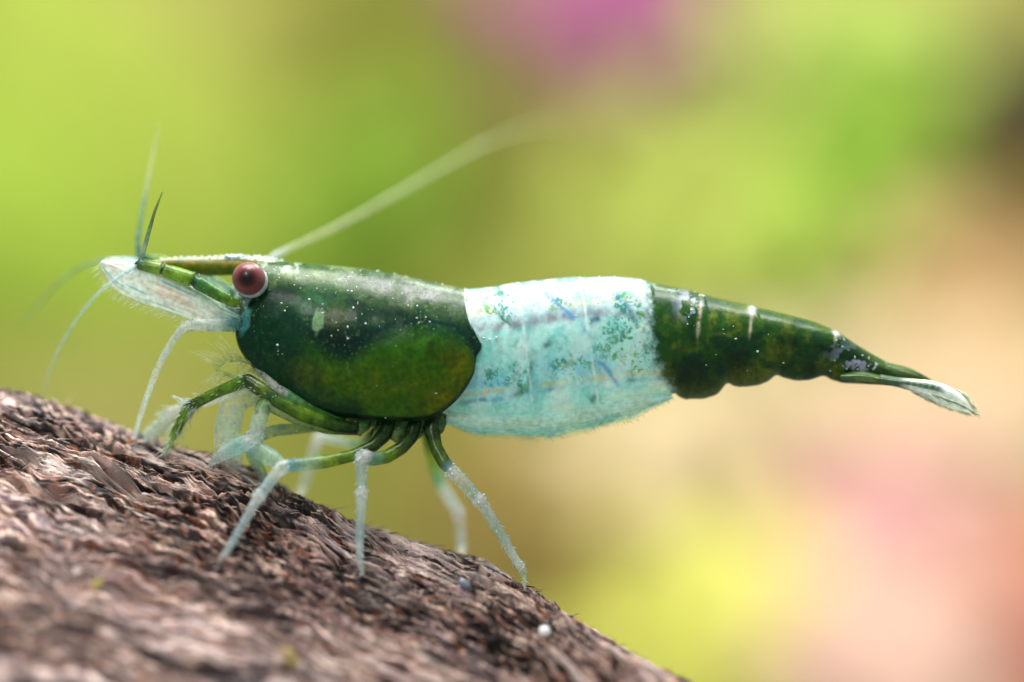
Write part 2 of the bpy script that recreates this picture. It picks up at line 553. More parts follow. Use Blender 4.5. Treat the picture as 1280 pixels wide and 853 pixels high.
    rgb = mixin(dark, 0.96 * sstep(-0.12, 0.18, gfbm(A * 1.1, Bf * 12, 0, 4, 57) + 0.55 * (zn2 - 0.45)) * (1 - 0.6 * fore))
    rgb = mixin(dark, 0.92 * sstep(0.0, 0.32, gfbm(A * 2.4, Bf * 24, 0, 3, 59)) * (1 - 0.5 * fore))
    rgb = mixin(dark, 0.9 * sstep(0.10, 0.34, gfbm(A * 5.0, Bf * 14, 0, 3, 76) + 0.3 * (zone - 0.5)) * (1 - 0.5 * fore))
    rgb = mixin(tan, 0.8 * sstep(0.25, 0.6, gfbm(A * 3.6, Bf * 34, 0, 2, 60)))
    rgb = mixin(lin(228, 210, 204), 0.55 * (1 - zone) * sstep(-0.1, 0.4, gfbm(A * 0.8, Bf * 9, 0, 3, 64)))
    rgb = mixin(rust, 0.6 * sstep(0.40, 0.75, gfbm(A * 3.6, Bf * 14, 0, 3, 61)))
    rgb = mixin(lin(40, 34, 44), 0.85 * fore * sstep(0.30, 0.55, gfbm(A * 0.45, Bw * 2.6, 0, 3, 62)))
    c[..., :3] = rgb * 0.92
    f = grid_faces(nA, nB, wrap=True)
    V2 = V.reshape(-1, 3)
    o = mesh('driftwood', V2, f, M_WOOD, None, c.reshape(-1, 4))
    # close both ends
    import bmesh
    tag(o, 'rough brown weathered piece of driftwood that the shrimp stands on', 'driftwood')
    return o, V, A, B, nr


WOOD, WV, WA, WB, WN = driftwood()
_wf = WV.reshape(-1, 3)
_wm = (_wf[:, 2] > -5.5)
_wq = _wf[_wm]
_wp = np.stack([640 + _wq[:, 0] * 100 * D / (D + _wq[:, 1]), 426.5 - _wq[:, 2] * 100 * D / (D + _wq[:, 1])], 1)


def on_wood(px, py, near=True):
    d = np.hypot(_wp[:, 0] - px, _wp[:, 1] - py)
    k = np.where(d < max(3.0, d.min() + 1.0))[0]
    j = k[np.argmin(_wq[k, 1])] if near else k[np.argmax(_wq[k, 1])]
    return Vector(_wq[j])


def wood_trims():
    # loose fibres that stand proud of the grain, joined
    v, f, cc = [], [], []
    nA, nB, _ = WV.shape
    js = np.where(np.abs(WB[0]) < 3.2)[0]
    for _ in range(2600):
        i = random.randrange(60, nA - 40); j = int(random.choice(js))
        p = Vector(WV[i, j]); ln = random.uniform(0.06, 0.32)
        di = min(nA - 1, i + 12)
        g = (Vector(WV[di, j]) - p).normalized()
        nn = Vector((0, WN[j, 0], WN[j, 1]))
        g = (g + nn * random.uniform(-0.05, 0.35) + Vector((0, random.uniform(-.2, .2), random.uniform(-.2, .2)))).normalized()
        r = random.uniform(0.004, 0.010)
        pts = [p - nn * 0.01, p + g * ln * 0.5 + nn * 0.01, p + g * ln + nn * random.uniform(-0.01, 0.04)]
        tv, tf = tube_data(pts, [r, r * 0.8, r * 0.2], 4)
        o = len(v)
        v += tv; f += [tuple(a + o for a in q) for q in tf]
        col = random.choice([lin(190, 160, 148), lin(150, 110, 100), lin(60, 42, 40), lin(150, 100, 80), lin(210, 185, 170), lin(40, 28, 28)])
        cc += [(*col, 1)] * len(tv)
    o = mesh('wood_fibres', v, f, M_WOOD, WOOD, cc)
    o['kind'] = 'stuff'


wood_trims()


def icos(r, sub=2):
    import bmesh
    bm = bmesh.new(); bmesh.ops.create_icosphere(bm, subdivisions=sub, radius=r)
    v = np.array([x.co[:] for x in bm.verts]); f = [[q.index for q in x.verts] for x in bm.faces]
    bm.free()
    return v, f


def grain(px, py, r, rgb, name, label, cat, squash=(1, 1, 1), rough=0.2, tr=0.2):
    p = on_wood(px, py)
    v, f = icos(r, 3)
    v = v * (1 + 0.09 * fbm(v[:, 0] / r * 1.3, v[:, 1] / r * 1.3, v[:, 2] / r * 1.3, 2, 3)[:, None]) * np.array(squash)
    o = mesh(name, v, f, plain_mat(name, rgb, rough=rough, trans=tr, spec=0.8, scale=6), None)
    o.location = p + Vector((0, -0.15 * r, r * 0.25))
    o.rotation_euler = (random.random(), random.random(), random.random())
    tag(o, label, cat)


grain(680, 789, 0.075, (0.85, 0.85, 0.86), 'sand_grain', 'tiny round white grain lying on the right slope of the driftwood', 'grain')
grain(582, 730, 0.075, (0.20, 0.23, 0.29), 'sand_grain', 'small blue grey grain on the wood left of the rearmost near foot', 'grain', (1.2, 0.9, 0.75))
grain(122, 735, 0.07, (0.68, 0.58, 0.22), 'plant_fragment', 'yellow plant scrap lying on the blurred front of the driftwood', 'plant scrap', (0.8, 0.35, 2.2), 0.6)
grain(366, 826, 0.11, (0.56, 0.42, 0.16), 'plant_fragment', 'ochre crumb of plant on the wood at the bottom of the photo', 'plant scrap', (1.6, 0.5, 0.8), 0.6)


# ------------------------------------------------------------------ shrimp
SHRIMP = thing('shrimp', 'dark green shrimp with a white banded middle and red eye standing on driftwood', 'shrimp', P(450, 570, 0))

TOP = [(283, 372), (290, 356), (300, 344), (318, 334), (340, 331), (400, 336), (450, 341), (500, 349), (540, 357), (575, 365), (582, 362), (620, 359), (660, 352), (710, 348), (760, 346.5), (795, 349), (813, 354), (850, 361), (875, 368), (910, 377), (940, 384), (980, 393), (1020, 404), (1048, 416), (1070, 431), (1095, 446), (1112, 455), (1140, 464)]
BOT = [(283, 402), (290, 412), (300, 418), (315, 434), (330, 452), (380, 500), (430, 524), (480, 539), (520, 540), (560, 531), (590, 539), (640, 544), (690, 539), (740, 528), (800, 511), (836, 499), (842, 488), (847, 495), (858, 499), (880, 499), (897, 493), (904, 484), (909, 477), (916, 482), (930, 484), (948, 482), (962, 476), (970, 468), (978, 472), (995, 476), (1012, 475), (1024, 471), (1030, 469), (1038, 474), (1052, 479), (1075, 480), (1100, 481), (1125, 480), (1140, 477)]
WID = [(283, 0.08), (290, 0.2), (305, .30), (330, .38), (380, .50), (450, .58), (520, .60), (580, .58), (650, .62), (720, .60), (813, .53), (875, .46), (940, .385), (1000, .31), (1050, .25), (1100, .17), (1140, .05)]
CWID = [(283, .26), (300, .34), (330, .46), (380, .58), (450, .68), (520, .72), (570, .70), (600, .67)]
SEGB = [(582, 0), (648, 14), (726, 16), (813, 6), (877, -6), (942, -5), (1050, -4)]


def near_px(V):
    """pixel coordinates of both flanks as the near flank shows them"""
    s = 100 * D / (D - np.abs(V[..., 1]))
    return 640 + V[..., 0] * s, 426.5 - V[..., 2] * s


def mixc(rgb, col, k):
    return rgb + (np.asarray(col) - rgb) * np.clip(k, 0, 1)[..., None]


def body():
    xs = np.concatenate([np.linspace(283, 300, 24, endpoint=False), np.linspace(300, 560, 120, endpoint=False), np.linspace(560, 1140, 640)])
    top, bot, wid = curve1(xs, TOP), curve1(xs, BOT), curve1(xs, WID)
    m = 150
    th = np.linspace(0, 1, m)                     # one flank from back to belly
    t = 0.5 - 0.5 * np.cos(np.pi * th)
    up = np.sqrt(np.clip(1 - (1 - t / 0.42) ** 2, 0, 1)) * (t < 0.42)
    q = np.clip((t - 0.42) / 0.58, 0, 1)
    lo = np.sqrt(np.clip(1 - q ** 3.2, 0, 1)) * (1 - 0.35 * q ** 1.5) * (t >= 0.42)
    prof = up + lo
    X = (xs[:, None] - 640) / 100 + 0 * t
    ZT, ZB = (426.5 - top)[:, None] / 100, (426.5 - bot)[:, None] / 100
    Z = ZT + (ZB - ZT) * t
    Y = wid[:, None] * prof
    # overlapping abdominal rings: each swells backward and drops at its rear hem
    px = xs[:, None] + 0 * t
    tt = 0 * px + t
    ring = np.zeros_like(px)
    for k, (xb, ln) in enumerate(SEGB):
        x0 = xb + ln * (tt * 1.6) + (10 * np.sin(tt * 4) if k in (4, 5) else 0)
        prev = (SEGB[k - 1][0] if k else 520)
        ring += 0.05 * sstep(prev + 15, xb, px + xb - x0) * (1 - sstep(-1.5, 2.5, px - x0)) * (xb > 600)
    amp = 1 + ring * np.where(xs[:, None] > 800, 0.75, 0.6)
    zc = (ZT + ZB) / 2
    Y = Y * amp
    Z = zc + (Z - zc) * (1 + (amp - 1) * 0.45)
    # pleura of the green rings hang as rounded lobes; low relief
    relief = 0.03 * fbm(px * 0.02, tt * 3.0, 0, 3, 71) * prof
    Y = Y + relief
    # pixel painting of pigments
    near = np.stack([X, -Y, Z], -1)
    qx, qy = near_px(near)
    rel = (qy - top[:, None]) / (bot - top)[:, None]
    n1 = fbm(qx * 0.03, qy * 0.03, 0, 4, 81); n2 = fbm(qx * 0.09, qy * 0.09, 0, 3, 83); n3 = fbm(qx * 0.22, qy * 0.22, 0, 2, 85)
    rgb = np.broadcast_to(lin(194, 246, 240), qx.shape + (3,)).copy()
    al = 0.86 - 0.14 * sstep(0.3, 0.6, rel) * sstep(-0.3, 0.3, n1)
    # --- saddle
    rgb = mixc(rgb, lin(224, 246, 246), 0.8 * sstep(0.0, 0.4, n1 + 0.3 * n2))
    rgb = mixc(rgb, lin(128, 216, 208), 0.7 * sstep(0.05, 0.4, -n1 + 0.4 * n2))
    rgb = mixc(rgb, lin(150, 218, 244), 0.8 * np.clip(blob(qx, qy, 725, 458, 50, 16) + blob(qx, qy, 610, 480, 40, 14) + 0.7 * blob(qx, qy, 690, 385, 40, 12), 0, 1))
    topw = 1 - sstep(0.17, 0.30, rel + 0.03 * n1 + (qx - 700) * 0.0001)
    rgb = mixc(rgb, lin(208, 226, 232), 0.9 * topw)
    rgb = mixc(rgb, lin(150, 198, 202), 0.8 * sstep(-0.05, 0.35, n1 + 0.5 * n2) * topw * sstep(620, 660, qx))
    rgb = mixc(rgb, lin(120, 170, 170), 0.6 * (1 - sstep(0.0, 0.05, rel)) * sstep(-0.2, 0.2, n2))
    rgb = mixc(rgb, lin(255, 236, 196), 0.5 * np.exp(-((rel - 0.17) / 0.03) ** 2) * sstep(-0.1, 0.3, n2 + n1))
    gut = np.exp(-((qy - np.interp(qx, [560, 600, 650, 700, 760, 830], [416, 412, 404, 396, 391, 393])) / 7.5) ** 2)
    rgb = mixc(rgb, lin(140, 124, 146), 0.85 * gut * np.clip(0.8 + 0.9 * n2 + 0.3 * n3, 0, 1))
    gold = np.exp(-((qy - np.interp(qx, [560, 600, 680, 740, 800, 840], [497, 491, 481, 474, 467, 466])) / 3.6) ** 2) * sstep(-0.45, 0.1, fbm(qx * 0.05, qy * 0.02, 0, 2, 87))
    rgb = mixc(rgb, lin(242, 212, 146), 0.9 * gold * np.clip(0.7 + 1.2 * n3, 0, 1))
    under = np.exp(-((qy - np.interp(qx, [560, 600, 680, 740, 800, 840], [507, 500, 488, 480, 474, 473])) / 3.0) ** 2) * sstep(0.0, 0.35, fbm(qx * 0.04, qy * 0.02, 0, 2, 88))
    rgb = mixc(rgb, lin(110, 150, 175), 0.7 * under)
    lowb = sstep(0.80, 0.9, rel)
    streak = fbm(qx * 0.015 + qy * 0.004, qy * 0.16 + qx * 0.03, 0, 4, 89)
    rgb = mixc(rgb, lin(160, 224, 218), 0.7 * lowb * sstep(-0.1, 0.4, streak))
    rgb = mixc(rgb, lin(215, 245, 235), 0.7 * lowb * sstep(0.05, 0.4, -streak))
    al = al - 0.30 * lowb
    # green chromatophore flecks in clusters, and blue strokes along the muscles
    clus = blob(qx, qy, 625, 382, 22, 24, 50) + blob(qx, qy, 648, 470, 16, 30, 0) + blob(qx, qy, 772, 425, 26, 26, 60) + blob(qx, qy, 785, 385, 14, 30, -50) + 0.8 * blob(qx, qy, 715, 455, 28, 18, 0) + 0.6 * blob(qx, qy, 700, 372, 24, 18, 0) + 0.8 * blob(qx, qy, 800, 450, 16, 22, 0) + 0.6 * blob(qx, qy, 610, 470, 16, 14, 0)
    fle = sstep(0.02, 0.36, n2 * 0.55 + n3 * 0.55 + 0.4 * vnoise(qx * 0.5, qy * 0.5, 0, 93) + 0.32 * np.clip(clus, 0, 1) - 0.18) * np.clip(clus * 1.7 + 0.05, 0, 1)
    gcol = np.where((n1 > 0.05)[..., None], lin(66, 160, 50), lin(14, 140, 116))
    rgb = rgb + (gcol - rgb) * (0.9 * np.clip(fle, 0, 1))[..., None]
    mus = np.sin((qx * 0.55 + qy * 0.28) * 0.16 + 2.2 * n1) * sstep(0.2, 0.35, rel) * (1 - sstep(0.75, 0.85, rel))
    rgb = mixc(rgb, lin(240, 252, 252), 0.35 * sstep(0.5, 1, mus))
    rgb = mixc(rgb, lin(140, 208, 214), 0.35 * sstep(0.4, 1, -mus))
    for pts, w, c_ in (([(684, 364), (705, 388), (722, 404), (735, 420)], 2.6, (70, 150, 205)), ([(762, 362), (782, 380), (796, 408)], 3.0, (70, 140, 160)), ([(658, 487), (664, 455)], 2.4, (50, 128, 120)), ([(750, 453), (760, 464), (772, 483)], 2.2, (80, 165, 225)), ([(604, 500), (628, 497)], 2.4, (100, 150, 195)), ([(642, 432), (645, 425)], 2.4, (40, 110, 100)), ([(622, 392), (638, 405)], 2.4, (45, 120, 100)), ([(740, 402), (748, 398)], 4, (70, 105, 130)), ([(684, 432), (688, 428)], 4, (60, 130, 130)), ([(742, 500), (745, 496)], 3.5, (50, 125, 105)), ([(645, 495), (655, 480)], 3, (85, 130, 40))):
        d = polydist(qx + 5 * n2, qy + 5 * n1, pts) + 1.8 * n3 + 1.0 * n2
        rgb = mixc(rgb, lin(c_), 0.9 * np.exp(-(d / (w * 1.1)) ** 2) * np.clip(0.9 + n2, 0, 1))
    for (xb, ln) in SEGB[1:3]:
        d0 = qx - (xb + ln * rel * 1.6)
        d = np.abs(d0)
        rgb = mixc(rgb, lin(240, 250, 250), 0.7 * np.exp(-(d / 1.8) ** 2) * sstep(-0.5, 0.0, n2))
        rgb = mixc(rgb, lin(120, 190, 200), 0.2 * np.exp(-((d0 - 6) / 4.0) ** 2) * (d0 > 0))
    # --- green tail
    g = sstep(-9, 9, 9 * n3 + qx - (812 + 10 * sstep(0.3, 0.9, rel) + 20 * sstep(0.6, 1.0, rel)) + 4 * n2)
    gr = np.broadcast_to(lin(40, 88, 28), qx.shape + (3,)).copy()
    gr = mixc(gr, lin(104, 118, 34), 0.75 * sstep(-0.02, 0.45, n1 + 0.5 * n2 + 0.2 * n3))
    gr = mixc(gr, lin(14, 56, 32), 0.85 * sstep(0.05, 0.4, -n1 + 0.3 * n2 + 0.1))
    gr = mixc(gr, lin(72, 104, 62), 0.55 * (1 - sstep(0.02, 0.2, rel)))
    gr = mixc(gr, lin(108, 118, 50), 0.6 * np.exp(-((rel - 0.98) / 0.10) ** 2) * (qx < 975))
    for cx, cy, r in ((851, 468, 26), (918, 455, 24), (1020, 466, 16), (990, 425, 16)):
        gr = mixc(gr, lin(6, 42, 24), 0.75 * blob(qx, qy, cx, cy, r, r * 0.8))
    for xb, yb in ((877, 425), (942, 425), (1050, 432)):
        d = np.abs(qx - xb + (qy - 370) * 0.10)
        gr = mixc(gr, lin(206, 200, 172), 0.8 * np.clip(0.9 + 0.9 * n3, 0, 1) * np.exp(-((d + 1.2 * n2) / 2.0) ** 2) * (1 - sstep(yb - 14, yb + 4, qy)))
        gr = mixc(gr, lin(238, 240, 245), 0.8 * np.exp(-(d / 4.5) ** 2) * (1 - sstep(0.06, 0.13, rel)) * (xb > 900))
    gr = mixc(gr, lin(190, 196, 225), 0.85 * sstep(0.12, 0.3, n2 + 0.2 * n3) * np.clip(blob(qx, qy, 1075, 455, 32, 12, 25) + blob(qx, qy, 862, 380, 14, 16), 0, 1))
    gr = mixc(gr, lin(110, 128, 70), 0.6 * sstep(1060, 1130, qx))
    gr = gr * (1 + 0.3 * n3[..., None] + 0.25 * n2[..., None])
    rgb = rgb + (gr - rgb) * g[..., None]
    al = al + (0.97 - al) * g
    # --- sternum and head under the carapace
    h = 1 - sstep(556, 566, qx + 0.30 * np.maximum(0, qy - 480))
    hd = np.broadcast_to(lin(84, 128, 52), qx.shape + (3,)).copy()
    hd = mixc(hd, lin(28, 72, 40), sstep(0.0, 0.4, n2))
    hd = mixc(hd, lin(190, 215, 208), 0.85 * (1 - sstep(315, 345, qx)) * sstep(-0.2, 0.25, n2 + 0.1))
    hd = mixc(hd, lin(50, 122, 128), 0.7 * (1 - sstep(310, 335, qx)) * sstep(0.05, 0.3, n3))
    hb = h * sstep(300, 520, qy) * 0 + h
    hb = hb * (1 - sstep(0, 1, (qx - 545) / 30) * (qy > 515))
    rgb = rgb + (hd - rgb) * hb[..., None]
    al = al + (0.98 - al) * hb
    cn = np.concatenate([rgb, al[..., None]], -1)
    far = near.copy(); far[..., 1] *= -1
    V = np.concatenate([near, far[:, -2:0:-1]], 1)
    C_ = np.concatenate([cn, cn[:, -2:0:-1]], 1)
    n, mm = V.shape[:2]
    f = grid_faces(n, mm, wrap=True).tolist()
    f.append(tuple(range(mm - 1, -1, -1))); f.append(tuple((n - 1) * mm + k for k in range(mm)))
    return mesh('body', V.reshape(-1, 3), f, M_BODY, SHRIMP, C_.reshape(-1, 4))


BODY = body()

C_TOP = [(318, 327), (345, 326), (400, 331), (450, 336), (500, 344), (540, 353), (583, 362)]
C_HEM = [(300, 402), (297, 416), (303, 438), (320, 461), (345, 483), (380, 505), (420, 518), (470, 524), (515, 525), (542, 521), (565, 506), (582, 487), (593, 467), (597, 446), (602, 437), (603, 431)]
LOBE = [(597, 446), (590, 424), (570, 408), (535, 401), (500, 403), (470, 418), (440, 440), (415, 432), (390, 412), (360, 402)]


def carapace():
    n, m = 420, 190
    c0 = spline(C_TOP, n); c1 = spline(C_HEM, n)
    th = np.linspace(0, 1, m)
    w = (1 - np.cos(th * np.pi / 2)) * 0.75 + th * 0.25
    px = c0[:, None, 0] + (c1[:, None, 0] - c0[:, None, 0]) * w[None, :]
    py = c0[:, None, 1] + (c1[:, None, 1] - c0[:, None, 1]) * w[None, :]
    # rear margin and front margin bow
    u = np.linspace(0, 1, n)[:, None]
    px += np.exp(-((1 - u) / 0.05) ** 2) * (-6) * np.sin(np.pi * w)[None, :]
    px += np.exp(-(u / 0.05) ** 2) * 14 * np.sin(np.pi * w)[None, :]
    X = (px - 640) / 100; Z = (426.5 - py) / 100
    topx = np.interp(px.ravel(), c0[:, 0], c0[:, 1]).reshape(px.shape)
    botx = np.interp(px.ravel(), [285, 300, 330, 380, 430, 480, 530, 560, 600], [440, 455, 480, 512, 528, 534, 534, 530, 520]).reshape(px.shape)
    t = np.clip((py - topx) / (botx - topx), 0, 1)
    wid = np.interp(px.ravel(), *np.array(CWID, float).T).reshape(px.shape)
    a = 0.56
    prof = np.where(t < a, np.sqrt(np.clip(1 - (1 - t / a) ** 2, 0, 1)), 1 - 0.30 * np.clip((t - a) / (1 - a), 0, 1) ** 2.0)
    Y = wid * prof
    # gill chamber: a gentle swelling bounded by a groove
    ld = polydist(px, py, LOBE)
    groove = np.exp(-(ld / 5.0) ** 2)
    inside = sstep(0, 30, py - np.interp(px.ravel(), [300, 360, 390, 415, 440, 470, 500, 535, 570, 590, 600], [402, 402, 412, 432, 440, 418, 403, 401, 408, 424, 446]).reshape(px.shape))
    Y = Y + 0.006 * inside
    hem = w[None, :] + 0 * px
    Y = Y - 0.05 * sstep(0.965, 1.0, hem)                     # hem curls in
    Y = Y + 0.012 * fbm(px * 0.03, py * 0.03, 0, 3, 91) * sstep(0, 0.2, w[None, :])
    near = np.stack([X, -Y, Z], -1)
    # project the painting on the flank
    qx, qy = px, py
    n1 = fbm(qx * 0.025, qy * 0.025, 0, 4, 101); n2 = fbm(qx * 0.07, qy * 0.07, 0, 3, 103); n3 = fbm(qx * 0.2, qy * 0.2, 0, 2, 105)
    rgb = np.broadcast_to(lin(8, 56, 34), qx.shape + (3,)).copy()
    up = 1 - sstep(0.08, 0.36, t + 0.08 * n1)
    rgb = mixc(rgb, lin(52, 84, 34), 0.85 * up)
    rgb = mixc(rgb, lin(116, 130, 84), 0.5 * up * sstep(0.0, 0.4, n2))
    rgb = mixc(rgb, lin(112, 114, 118), 0.8 * blob(qx, qy, 525, 368, 75, 13, 12) * sstep(-0.8, 0.5, n2))  # lamp sheen along the back, painted in as lavender grey
    rgb = mixc(rgb, lin(92, 98, 112), 0.6 * blob(qx, qy, 450, 350, 40, 8, 4) * sstep(-0.6, 0.4, n2))  # the painted sheen carried forward, bluer
    rgb = mixc(rgb, lin(124, 144, 96), 0.5 * blob(qx, qy, 395, 346, 60, 8, 4))
    rgb = mixc(rgb, lin(44, 112, 66), 0.75 * blob(qx, qy, 400, 374, 30, 18, -10) * (0.8 + 0.6 * n2))
    rgb = mixc(rgb, lin(3, 34, 28), 0.9 * np.clip(blob(qx, qy, 440, 376, 46, 8, 10) * sstep(-0.3, 0.2, n2) + 1.2 * blob(qx, qy, 434, 428, 46, 20, 22) + blob(qx, qy, 355, 368, 26, 12) + blob(qx, qy, 592, 420, 11, 18) + 0.7 * blob(qx, qy, 490, 392, 40, 6, 5), 0, 1))
    rgb = mixc(rgb, lin(46, 96, 10), 0.9 * np.clip(inside * sstep(-0.7, 0.3, n1 + (qx - 450) / 120), 0, 1))
    rgb = mixc(rgb, lin(96, 102, 8), 0.9 * np.clip(0.9 * blob(qx, qy, 572, 455, 26, 22) + blob(qx, qy, 552, 496, 34, 14, -25) + 0.45 * blob(qx, qy, 490, 480, 60, 26) + 0.4 * blob(qx, qy, 400, 470, 40, 18, 25), 0, 1) * inside * np.clip(0.85 + 0.9 * n2, 0, 1.3))
    rgb = mixc(rgb, lin(8, 48, 6), 0.55 * inside * sstep(0.05, 0.45, -n1 + 0.35 * n2))
    rgb = mixc(rgb, lin(4, 40, 34), 0.92 * np.exp(-(ld / 2.4) ** 2) * sstep(375, 430, qx) + 0.25 * np.exp(-(ld / 9) ** 2))  # lobe edge seen through the shell, soft occlusion shade painted round it
    rgb = mixc(rgb, lin(4, 34, 22), 0.9 * sstep(0.955, 0.985, hem))
    slit = sstep(0.30, 0.6, blob(qx, qy, 403 + 0.12 * (400 - qy), 401, 8, 17, 0) + 0.25 * n3)
    rgb = mixc(rgb, lin(118, 158, 112), 0.85 * slit)
    rgb = mixc(rgb, lin(74, 84, 26), 0.6 * blob(qx, qy, 424, 396, 14, 14))
    rgb = mixc(rgb, lin(74, 150, 150), 0.85 * sstep(0.3, 0.6, blob(qx, qy, 309, 402, 10, 20, 10) + 0.3 * n2))
    cell = sstep(0.45, 0.8, vnoise(qx * 0.42, qy * 0.42, 0, 107) + 0.35 * n2)
    rgb = mixc(rgb, lin(2, 26, 16), 0.45 * cell * (1 - 0.6 * inside))
    cell = sstep(0.55, 0.85, vnoise(qx * 0.36, qy * 0.36, 0, 109) + 0.4 * n1)
    rgb = mixc(rgb, lin(120, 150, 60), 0.24 * cell * (1 - 0.6 * inside))
    rgb = rgb * (1 + 0.25 * n3[..., None] + 0.2 * n2[..., None])
    # translucent pale rear margin
    u2 = u + 0 * px
    rgb = mixc(rgb, lin(190, 205, 205), 0.75 * sstep(0.988, 0.996, u2) * (1 - sstep(0.55, 0.75, w[None, :])))
    rgb = mixc(rgb, lin(170, 190, 180), 0.75 * sstep(0.15, 0.35, n2 + 0.6 * n3) * blob(qx, qy, 355, 334, 34, 8, 6))
    al = np.ones(qx.shape)
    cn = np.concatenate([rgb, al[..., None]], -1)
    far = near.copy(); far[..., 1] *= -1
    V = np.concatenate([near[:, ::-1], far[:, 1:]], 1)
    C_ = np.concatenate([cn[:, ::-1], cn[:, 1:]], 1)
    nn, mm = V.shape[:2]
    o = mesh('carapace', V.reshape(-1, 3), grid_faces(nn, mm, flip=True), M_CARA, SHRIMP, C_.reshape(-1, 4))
    so = o.modifiers.new('shell', 'SOLIDIFY'); so.thickness = 0.03; so.offset = -1
    return o, near, qx, qy


CARA, CN, CQX, CQY = carapace()


def speckles(parent, spots):
    """white dots and specular sparkle of the shell, set on as pale beads: (point, radius)"""
    v0, f0 = icos(1.0, 1)
    v, f = [], []
    for p, r in spots:
        o = len(v)
        v += (v0 * r * np.array([random.uniform(.6, 1.5), 0.5, random.uniform(.6, 1.3)]) + np.array(p)).tolist()
        f += [tuple(a + o for a in q) for q in f0]
    s = mesh('shell_speckles', v, f, M_SPECK, parent)
    s['kind'] = 'stuff'


def cara_point(px, py):
    k = np.argmin((CQX - px) ** 2 + (CQY - py) ** 2)
    return CN.reshape(-1, 3)[k]


sp = []
for cx, cy, sx, sy, n in ((330, 333, 12, 6, 40), (400, 350, 60, 10, 26), (500, 362, 60, 16, 40), (430, 375, 50, 16, 22), (560, 375, 25, 14, 14), (370, 385, 40, 16, 14), (470, 400, 50, 10, 14), (540, 400, 22, 8, 12), (350, 432, 4, 6, 8), (440, 420, 10, 8, 8), (450, 340, 80, 6, 26), (500, 440, 80, 40, 12), (340, 345, 14, 10, 20)):
    for _ in range(int(n * 0.7)):
        x, y = random.gauss(cx, sx * 0.9), random.gauss(cy, sy * 0.9)
        p = cara_point(x, y)
        sp.append((p, random.choice((0.005, 0.006, 0.007, 0.009, 0.013)) * random.uniform(0.8, 1.3)))
speckles(CARA, sp)


def vcol(stops, n):
    s = np.linspace(0, 1, n)
    a = np.array([x[0] for x in stops])
    return np.stack([np.interp(s, a, [x[1][k] for x in stops]) for k in range(4)], 1)


def limb(name, pts, parent=SHRIMP, sides=16, sub=12, soft=2, mat=None, wob=0.0, flat=None):
    """pts: (px, py, y | Vector, radius_px, rgb, alpha); one continuous tapered tube"""
    P3, R, C_ = [], [], []
    for p in pts:
        q = p[0] if isinstance(p[0], Vector) else P(p[0], p[1], p[2])
        r, rgb, al = p[-3:]
        P3.append(np.array(q)); R.append(r / 100 * (0.86 if rgb == JNT else 0.93)); C_.append((*lin(rgb), al))
    P3, R, C_ = np.array(P3), np.array(R), np.array(C_)
    pp, rr, cc = [], [], []
    for i in range(len(P3) - 1):
        for k in range(sub):
            t = k / sub
            ts = t * t * (3 - 2 * t)
            pp.append(P3[i] * (1 - t) + P3[i + 1] * t); rr.append(R[i] * (1 - ts) + R[i + 1] * ts); cc.append(C_[i] * (1 - ts) + C_[i + 1] * ts)
    pp.append(P3[-1]); rr.append(R[-1]); cc.append(C_[-1])
    pp, rr, cc = np.array(pp), np.array(rr), np.array(cc)
    for _ in range(soft):
        pp[1:-1] = pp[1:-1] * 0.5 + (pp[:-2] + pp[2:]) * 0.25
    if wob:
        rr = rr * (1 + wob * rng.uniform(-1, 1, len(rr)))
    v, f = tube_data(pp, rr, sides)
    col = np.vstack([np.repeat(cc, sides, 0), cc[:1], cc[-1:]])
    vv = np.array(v)
    w1 = fbm(vv[:, 0] * 15, vv[:, 1] * 15 + vv[:, 2] * 15, vv[:, 2] * 6, 3, 141); w2 = vnoise(vv[:, 0] * 34, vv[:, 2] * 34, vv[:, 1] * 34, 143)
    gk = sstep(0.10, 0.30, col[:, 2]); col[:, :3] *= np.clip(1 + (0.5 + 0.3 * (1 - gk)) * w1 + (0.2 + 0.2 * (1 - gk)) * w2, 0.15, 2)[:, None]
    col[:, :3] = np.clip(col[:, :3], 0.004, 0.92)
    pale = sstep(0.25, 0.5, col[:, 2])
    col[:, 3] = np.clip(col[:, 3] * (1 - pale * (0.46 + 0.6 * w1 + 0.3 * w2) - (1 - pale) * 0.12), 0.1, 1)
    return mesh(name, v, f, mat or M_LIMB, parent, col), pp, rr


def limb_specks(parent, pp, rr, n, t0=0.0, t1=1.0):
    s = []
    for _ in range(n):
        k = min(len(pp) - 1, int((t0 + (t1 - t0) * random.random()) * (len(pp) - 1)))
        d = Vector((random.gauss(0, 1), -abs(random.gauss(0, 1)), random.gauss(0, 1))).normalized() * rr[k]
        s.append((np.array(Vector(pp[k]) + d), random.choice((0.004, 0.005, 0.007, 0.010))))
    speckles(parent, s)


